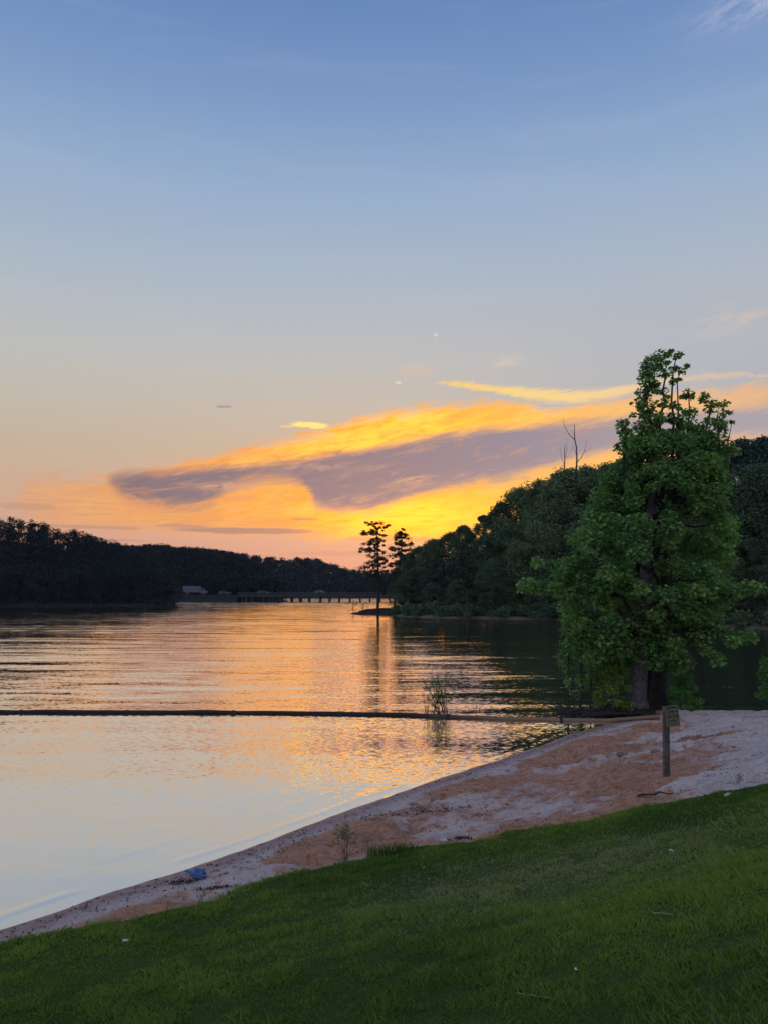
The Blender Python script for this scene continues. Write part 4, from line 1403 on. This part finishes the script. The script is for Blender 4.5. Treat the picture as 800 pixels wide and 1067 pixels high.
# muddy root bank and driftwood
def mud_h(x, y):
    c = at(655, 740, MD - 0.2)
    a = (x - c[0]) / 1.5; b_ = (y - c[1]) / 1.0
    return 0.34 * np.clip(1 - a * a - b_ * b_, -0.8, 1) - 0.02 + (fbm(x * 4, y * 4, 70, 3) - .5) * 0.18
c0 = at(655, 740, MD - 0.2)
V, Q = grid(np.arange(c0[0] - 1.9, c0[0] + 1.9, 0.06), np.arange(c0[1] - 1.3, c0[1] + 1.3, 0.06), mud_h)
tag(mobj('mud_bank', [(V, Q)], M_mud), kind='structure')
for (a_, b_, c_, d_, D, rr, lab) in ((579, 743.5, 628, 741, MD - 0.9, 0.085, 'dark waterlogged log lying off the bank end beside the sapling'),
                                     (605, 746, 668, 743, MD - 1.1, 0.07, 'thin dark driftwood log lying along the mud bank foot'),
                                     (640, 742, 690, 744.5, MD - 1.3, 0.055, 'dark root lying on the sand edge below the maple trunk')):
    p0, p1 = at(a_, b_, D), at(c_, d_, D)
    p0[2] = max(0.02, min(p0[2], .12)); p1[2] = max(0.05, min(p1[2], 0.22))
    sp = [(wob(p0, p1, 9, 0.025), np.array([.55, .9, 1, 1, .95, .9, .9, .8, .5]) * rr)]
    for q in range(4):
        f = rng.uniform(0.15, 0.85); s0 = p0 + (p1 - p0) * f
        sp.append((wob(s0, s0 + (rng.uniform(-.25, .25), rng.uniform(-.2, .1), rng.uniform(.05, .22)), 4, 0.015), np.linspace(0.025, 0.006, 4)))
    o = limb_tree('driftwood_log', sp, M_mud, p0, 8, 'wood')
    tag(o, lab, 'driftwood')

# ------------------------------------------------------------------ shrub standing in the water, floating boom
g0 = gp(459, 744.5)
root = empty('water_shrub', (g0[0], g0[1] , 0))
C, sp = [], []
for k in range(15):
    a = r.uniform(-1, 1); top = np.array([a * 0.42 + r.normal(0, .04), r.uniform(-.25, .25), r.uniform(0.55, 1.12) * (1.05 - 0.35 * abs(a))])
    st = wob((r.normal(0, .12), r.normal(0, .08), -0.3), top, 6, 0.02, (a * -0.06, 0, 0.05), r=r)
    sp.append((st, np.linspace(0.013, 0.004, 6)))
    for q in range(4):
        f = r.uniform(0.5, 1); i_ = int(f * 5); p0 = st[i_]
        e = p0 + r.normal(0, 1, 3) * (0.1, 0.1, 0.05) + (0, 0, .06); sp.append((np.array([p0, e]), [0.006, 0.003])); C.append(e)
    C.append(top)
mobj('stems', tubes(sp, 5), M_darkbark, root)
C = np.array(C)
P, ids, o_ = clump_points(C, np.full(len(C), 0.075), 11, r, 1.0, 0.6)
finish_leaves('foliage', P, r.uniform(0.035, 0.075, len(P)), r, M_bush2, root, ids, len(C), aspect=0.5)
tag(root, 'small multi-stemmed shrub standing in the lake behind the boom', 'shrub')
for (px, py, hh, lab) in ((444, 744, 0.62, 'thin reed clump in the water left of the lake shrub'), (496, 741, 0.38, 'sparse short reeds in the water right of the lake shrub')):
    g0 = gp(px, py); root = empty('reed_clump', g0)
    sp = [(wob((r.normal(0, .08), r.normal(0, .05), -.2), (r.normal(0, .14), r.normal(0, .1), hh * r.uniform(.6, 1)), 5, .012, r=r), np.linspace(0.007, 0.002, 5)) for _ in range(9)]
    mobj('stems', tubes(sp, 4), M_twig, root)
    C = np.array([s[0][-1] for s in sp]); P, ids, o_ = clump_points(C, np.full(9, 0.07), 7, r)
    finish_leaves('foliage', P, 0.05, r, M_bush2, root, ids, 9, aspect=0.35)
    tag(root, lab, 'reeds')


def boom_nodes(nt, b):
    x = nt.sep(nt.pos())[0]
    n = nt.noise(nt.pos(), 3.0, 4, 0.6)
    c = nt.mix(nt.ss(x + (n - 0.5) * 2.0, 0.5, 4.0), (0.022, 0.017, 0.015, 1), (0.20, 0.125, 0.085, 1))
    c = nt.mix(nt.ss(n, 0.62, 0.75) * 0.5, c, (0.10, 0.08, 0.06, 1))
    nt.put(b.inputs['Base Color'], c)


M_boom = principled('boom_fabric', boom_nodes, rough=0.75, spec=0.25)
bp = [gp(p, q) for p, q in [(-420, 743), (-250, 742.5), (-100, 742.5), (0, 742.6), (100, 743), (200, 743.2), (300, 744), (400, 745.5), (450, 747.2), (520, 749.6), (580, 751.3), (630, 752)]]
bp = np.array(bp); bp[:, 2] = 0.03
e = tp(690, 748); bp = np.concatenate([bp, [tp(655, 751) + (0, 0, .05), e + (0, 0, 0.04)]])
seg = np.r_[0, np.cumsum(np.linalg.norm(np.diff(bp, axis=0), axis=1))]
sv = np.arange(0, seg[-1], 0.15)
path = np.stack([np.interp(sv, seg, bp[:, q]) for q in range(3)], -1)
path[:, 1] += (fbm(sv * 0.6, sv * 0, 8, 2) - .5) * 0.10
path[:, 2] += (fbm(sv * 0.9, sv * 0, 18, 2) - .5) * 0.02
rad = 0.055 + 0.012 * (fbm(sv * 1.7, sv * 0, 28, 2) - .5)
root = empty('floating_boom', path[0])
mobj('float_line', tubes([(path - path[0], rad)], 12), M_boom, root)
M_band = simple('boom_band', (0.025, 0.02, 0.018), 0.7, 0.2, 6.0)
for q in np.arange(3.0, seg[-1] - 1, 3.1):
    c = np.array([np.interp(q, sv, path[:, k]) for k in range(3)]); c2 = np.array([np.interp(q + 0.08, sv, path[:, k]) for k in range(3)])
    mobj('band', tubes([(np.array([c, c2]) - path[0], 0.068)], 12), M_band, root)
tag(root, 'long floating swim boom lying across the water to the sand', 'floating boom')

# ------------------------------------------------------------------ sign
sb = tp(694, 809)
Dp = sb[1]
sroot = empty('signpost', sb, 0.0)
sroot.rotation_euler = (0, math.radians(1.4), 0)
M_post = simple('weathered_post', (0.075, 0.068, 0.06), 0.9, 0.45, 14.0, 0.5)
M_board = simple('olive_sign_paint', (0.105, 0.105, 0.062), 0.75, 0.18, 9.0, 0.15)
M_ink = simple('dark_sign_paint', (0.025, 0.025, 0.02), 0.8, 0.2, 9.0)
m_ = Dp / F
ph = (810 - 741) * m_
mobj('post', box((0, 0, ph / 2 - 0.15), (0.088, 0.088, ph + 0.3), 0.008), M_post, sroot, False)
board = mobj('sign_board', box((0, 0, 0), (15.0 * m_, 0.018, 20.5 * m_), 0.004), M_board, sroot, False)
board.location = (5.2 * m_, -0.056, (810 - 749.5) * m_); board.rotation_euler = (0, math.radians(-5.5), math.radians(10))
bw, bh = 15.0 * m_, 20.5 * m_
rows = [(0.42, [(-0.45, 0.45)], 0.065), (0.22, [(-0.30, -0.18), (-0.14, -0.02), (0.0, 0.12), (0.18, 0.28), (0.31, 0.42)], 0.085), (-0.02, [(-0.32, -0.12), (0.0, 0.12), (0.2, 0.3), (0.33, 0.42)], 0.10), (-0.22, [(-0.34, -0.24), (-0.18, -0.06), (-0.02, 0.1), (0.14, 0.24)], 0.085)]
ink = []
for (fz, words_, hz) in rows:
    for (a_, b_) in words_:
        n_ = max(1, int((b_ - a_) / 0.06))
        for q in range(n_):
            xx = (a_ + (q + 0.5) * (b_ - a_) / n_) * bw
            ink += box((xx, -0.0115, (fz + rng.uniform(-.008, .008)) * bh), ((b_ - a_) / n_ * bw * 0.72, 0.004, bh * hz * rng.uniform(0.7, 1.05)), 0.0005)
mobj('lettering', ink, M_ink, board, False)
for fz in (0.36, -0.36):
    mobj('bolt', cyl_y((-0.17 * bw, -0.012, fz * bh), 0.009, 0.012, 10), M_steel, board)
tag(sroot, 'small olive notice board on a grey wooden post in the sand', 'sign')

# ------------------------------------------------------------------ small things on the sand and the lawn
M_blue = simple('blue_plastic', (0.035, 0.10, 0.26), 0.4, 0.4, 14.0, 0.3, spec=0.5)
p = tp(207, 915)
m_ = p[1] / F
root = empty('plastic_bag', p)
mobj('bag', blob((0.3 * m_, 0, 4.0 * m_), (8.2 * m_, 6 * m_, 4.6 * m_), 40, 24, 0.30, 3.4, 4, 0.25), M_blue, root)
mobj('handle', tubes([(np.array([(-6, 0, 5), (-9, -.5, 6.6), (-12.5, -1, 7.4), (-14, -1, 7.0)]) * m_, np.array([2.4, 1.7, 1.3, .5]) * m_)], 9) +
     tubes([(np.array([(-3, 1, 7), (-4, 1, 9), (-4.6, 1, 10.3)]) * m_, np.array([1.8, 1.1, .4]) * m_)], 7), M_blue, root)
tag(root, 'crumpled blue plastic bag lying on the wet sand', 'plastic bag')

M_litter = simple('leaf_litter', (0.045, 0.026, 0.020), 0.95, 0.4, 20.0, 0.4)


def flakes(px, py, w_, d_, n, s, r):
    p = tp(px, py)
    Q = p + r.normal(0, 1, (n, 3)) * (w_, d_, 0)
    Q[:, 2] = beach_z(Q[:, 0], Q[:, 1]) + np.abs(r.normal(0, 0.014, n)) + 0.006
    return leaves(Q, r.uniform(0.5, 1.4, n) * s, r, up=1.0, aspect=0.5)


for (px, py, w_, d_, lab) in ((190, 920, .11, .05, 'dark heap of wet leaf litter left of the blue bag'), (226, 927, .16, .05, 'scattered dark leaf litter between the blue bag and the lawn'),
                              (715, 771, .55, .14, 'brown leaf litter strip on the sand right of the signpost'), (483, 872, .10, .03, 'dark litter streak on pale sand near the lawn corner'), (432, 848, .5, .12, 'strand line of dark litter on the red clay')):
    V, Q = flakes(px, py, w_, d_, int(60 + 500 * w_), 0.035, r)
    c = V.mean(0)
    o = mobj('leaf_litter', [(V - c, Q)], M_litter, smooth=False); o.location = c
    tag(o, lab, 'leaf litter', kind='stuff')
# crumbs of bark and leaf all over the strand
n = 5200
qs = rng.uniform(0, 1, (n * 12, 2)) * (20, 20) + (-6, 6)
dd = sdist(qs[:, 0], qs[:, 1])
# only outside the lawn
side_ = lawn_t(qs[:, 0], qs[:, 1])
clus = fbm(qs[:, 0] * 1.3 + qs[:, 1] * 0.5, qs[:, 1] * 1.6 - qs[:, 0] * 0.9, 300, 3)
ok = (rng.uniform(0, 1, len(qs)) < 0.10 + 1.2 * sstep(0.55, 0.72, clus) + 0.6 * (qs[:, 0] < -0.8) * (dd < 0.7)) & (dd > 0.05) & (side_ < -0.02) & (rng.uniform(0, 1, len(qs)) < 0.35 + 0.65 * np.exp(-((dd - 0.35) / 0.3) ** 2))
qs = qs[ok][:n]
Q3 = np.c_[qs, beach_z(qs[:, 0], qs[:, 1]) + 0.006]
V, Q = leaves(Q3, rng.uniform(0.015, 0.05, len(Q3)), rng, up=1.2, aspect=0.5)
tag(mobj('sand_debris', [(V, Q)], M_litter, smooth=False), kind='stuff', label='crumbs of bark and leaf strewn over the sand', cat='debris')

M_stone = simple('dull_stone', (0.16, 0.12, 0.11), 0.9, 0.3, 12.0, 0.4)
M_stone_p = simple('pale_stone', (0.40, 0.33, 0.30), 0.9, 0.3, 12.0, 0.4)
for k, (px, py, w_, mt, lab) in enumerate(((651, 846, 5, M_stone, 'dark stone at the lawn edge below the signpost'), (462, 873, 6, M_stone_p, 'pale brown stone on the clay near the lawn corner'), (553, 868, 4, M_stone, 'small dark stone on pale sand at the lawn edge'),
                                           (683, 784, 6, M_stone, 'low dark lump in the sand left of the signpost'), (648, 788, 6, M_stone, 'flat dark lump in the clay well left of the post'), (431, 836, 4, M_stone, 'small dark stone on the wet sand near the waterline'),
                                           (452, 833, 4, M_stone, 'second small dark stone along the wet sand edge'), (582, 804, 4, M_stone, 'dark lump in the middle of the red clay'), (765, 778, 3, M_stone, 'small dark stone on the pale sand far right of the signpost'), (772, 763, 3.5, M_stone, 'small dark stone on the sand crest at the right'), (749, 796, 2.6, M_stone_p, 'pale pebble on the pale sand right of the signpost'))):
    p = tp(px, py); m_ = p[1] / F
    o = mobj('stone', blob((0, 0, 0), (w_ * m_, w_ * m_ * 0.7, w_ * m_ * 0.42), 16, 10, 0.3, 1.8, 10 + k), mt)
    o.location = (p[0], p[1], beach_z(np.array([p[0]]), np.array([p[1]]))[0] + w_ * m_ * 0.15); tag(o, lab, 'stone')
p0, p1 = tp(664, 831), tp(701, 829)
sp = [(wob(p0 + (0, 0, .02), p1 + (0, 0, .03), 8, 0.012), np.linspace(0.016, 0.008, 8)), (wob((p0 + p1) / 2 + (0, 0, .02), (p0 + p1) / 2 + (.12, .1, .05), 4, .01), [.009, .007, .005, .003])]
o = limb_tree('dead_stick', sp, M_litter, p0, 7, 'stick'); tag(o, 'dark stick on the sand beside the lawn below the signpost', 'stick')

M_white = simple('pale_paper', (0.45, 0.44, 0.41), 0.8, 0.1, 10.0)
for k, (px, py, w_, lab) in enumerate(((759, 833, 4.5, 'white crumpled paper scrap at the upper right lawn edge'), (679, 844, 2.6, 'tiny white scrap at the lawn edge near the dark stone'), (699, 892, 2.2, 'tiny white scrap on the middle of the lawn'), (131, 990, 3.0, 'pale scrap in the grass at the lower left'), (600, 1018, 2.4, 'pale bit of litter low on the lawn'))):
    p = tp(px, py); m_ = p[1] / F
    zz = lawn_h(np.array([p[0]]), np.array([p[1]]))[0] + 0.075
    o = mobj('paper_scrap', blob((0, 0, 0), (w_ * m_, w_ * m_ * .6, w_ * m_ * .4), 14, 9, 0.45, 3.0, 30 + k), M_white, smooth=False)
    o.location = (p[0], p[1], zz); o.rotation_euler = (0.2, 0.1, k * 1.1); tag(o, lab, 'litter')
M_straw = simple('dry_straw', (0.26, 0.27, 0.13), 0.8, 0.2, 10.0)
for k, (pts, lab) in enumerate(((((680, 962), (690, 962.5), (701, 963.5)), 'short pale straw lying on the right of the lawn'), (((537, 1041), (560, 1045), (578, 1048), (590, 1054)), 'long pale grass stalk lying at the bottom of the lawn'))):
    P_ = []
    for q in pts:
        p = tp(*q); p[2] = lawn_h(np.array([p[0]]), np.array([p[1]]))[0] + 0.065; P_.append(p)
    o = limb_tree('straw', [(np.array(P_), 0.0022)], M_straw, P_[0], 5, 'stalk'); tag(o, lab, 'straw')


def weed(px, py, n, hh, spread, lab, mat, r, leafy=True, name='weed'):
    p = tp(px, py); root = empty(name, p)
    sp = []
    for k in range(n):
        e = np.array([r.normal(0, spread), r.normal(0, spread), hh * r.uniform(.5, 1.05)])
        sp.append((wob((r.normal(0, spread * .4), r.normal(0, spread * .4), -.03), e, 5, hh * 0.03, r=r), np.linspace(0.004, 0.0012, 5)))
        for q in range(3):
            f = r.uniform(.4, .9); s0 = e * f
            sp.append((np.array([s0, s0 + r.normal(0, 1, 3) * (hh * .12, hh * .12, .02) + (0, 0, hh * .1)]), [0.0025, 0.001]))
    mobj('stems', tubes(sp, 4), M_twig if mat is None else mat, root)
    if leafy:
        C = np.array([s[0][-1] for s in sp]); P, ids, o_ = clump_points(C, np.full(len(C), hh * .06), 5, r)
        finish_leaves('foliage', P, hh * 0.07, r, M_bush2, root, ids, len(C), aspect=.4)
    tag(root, lab, 'weed')


weed(360, 896, 9, 0.52, 0.06, 'tall dry twiggy weed at the lawn edge above the clay', None, r)
weed(384, 889, 4, 0.22, 0.05, 'small dry weed between the tall twiggy weed and grass tuft', None, r)
weed(415, 892, 3, 0.12, 0.05, 'little brown weed sprig at the grass tuft', None, r)
weed(210, 938, 4, 0.13, 0.03, 'small dark weed sprig at the lawn edge below the blue bag', None, r)
weed(90, 948, 4, 0.10, 0.06, 'thin dark sprig at the waterline on the left', M_darkbark, r, False)
# shaggy grass tuft at the corner of the lawn
p = tp(408, 893); root = empty('grass_tuft', p)
n = 420
a = r.uniform(0, 6.28, n); rr = np.sqrt(r.uniform(0, 1, n)); hh = r.uniform(.08, .22, n)
bb = np.stack([np.cos(a) * rr * .30, np.sin(a) * rr * .14, np.full(n, 0.0)], -1)
bb[:, 2] = lawn_h(bb[:, 0] + p[0], bb[:, 1] + p[1]) - p[2]
an = r.uniform(0, 6.28, n); sd_ = np.stack([np.cos(an), np.sin(an), np.zeros(n)], -1) * 0.004
ln = np.stack([r.normal(0, .06, n), r.normal(0, .05, n), hh], -1)
V = np.stack([bb - sd_, bb + sd_, bb + ln * (.5, .5, .65) + sd_ * .7, bb + ln, bb + ln * (.5, .5, .65) - sd_ * .7], 1).reshape(-1, 3)
mobj('blades', [(V, np.arange(n * 5).reshape(-1, 5))], M_grass, root, False, attrs={'tint': np.repeat(r.uniform(0, .35, n), 5)})
tag(root, 'shaggy dark grass tuft at the corner of the lawn', 'grass tuft')

# ------------------------------------------------------------------ evening air over the lake
M_haze = bpy.data.materials.new('evening_air'); M_haze.use_nodes = True
ntz = NT(M_haze.node_tree); oz = ntz.n('ShaderNodeOutputMaterial'); vz = ntz.n('ShaderNodeVolumePrincipled')
vz.inputs['Color'].default_value = (0.66, 0.76, 0.95, 1); vz.inputs['Density'].default_value = 0.00007; vz.inputs['Anisotropy'].default_value = 0.2
M_haze.node_tree.links.new(vz.outputs[0], oz.inputs['Volume'])
tag(mobj('haze', box((0, 600, 23.5), (2000, 2000, 53)), M_haze, smooth=False), kind='stuff')
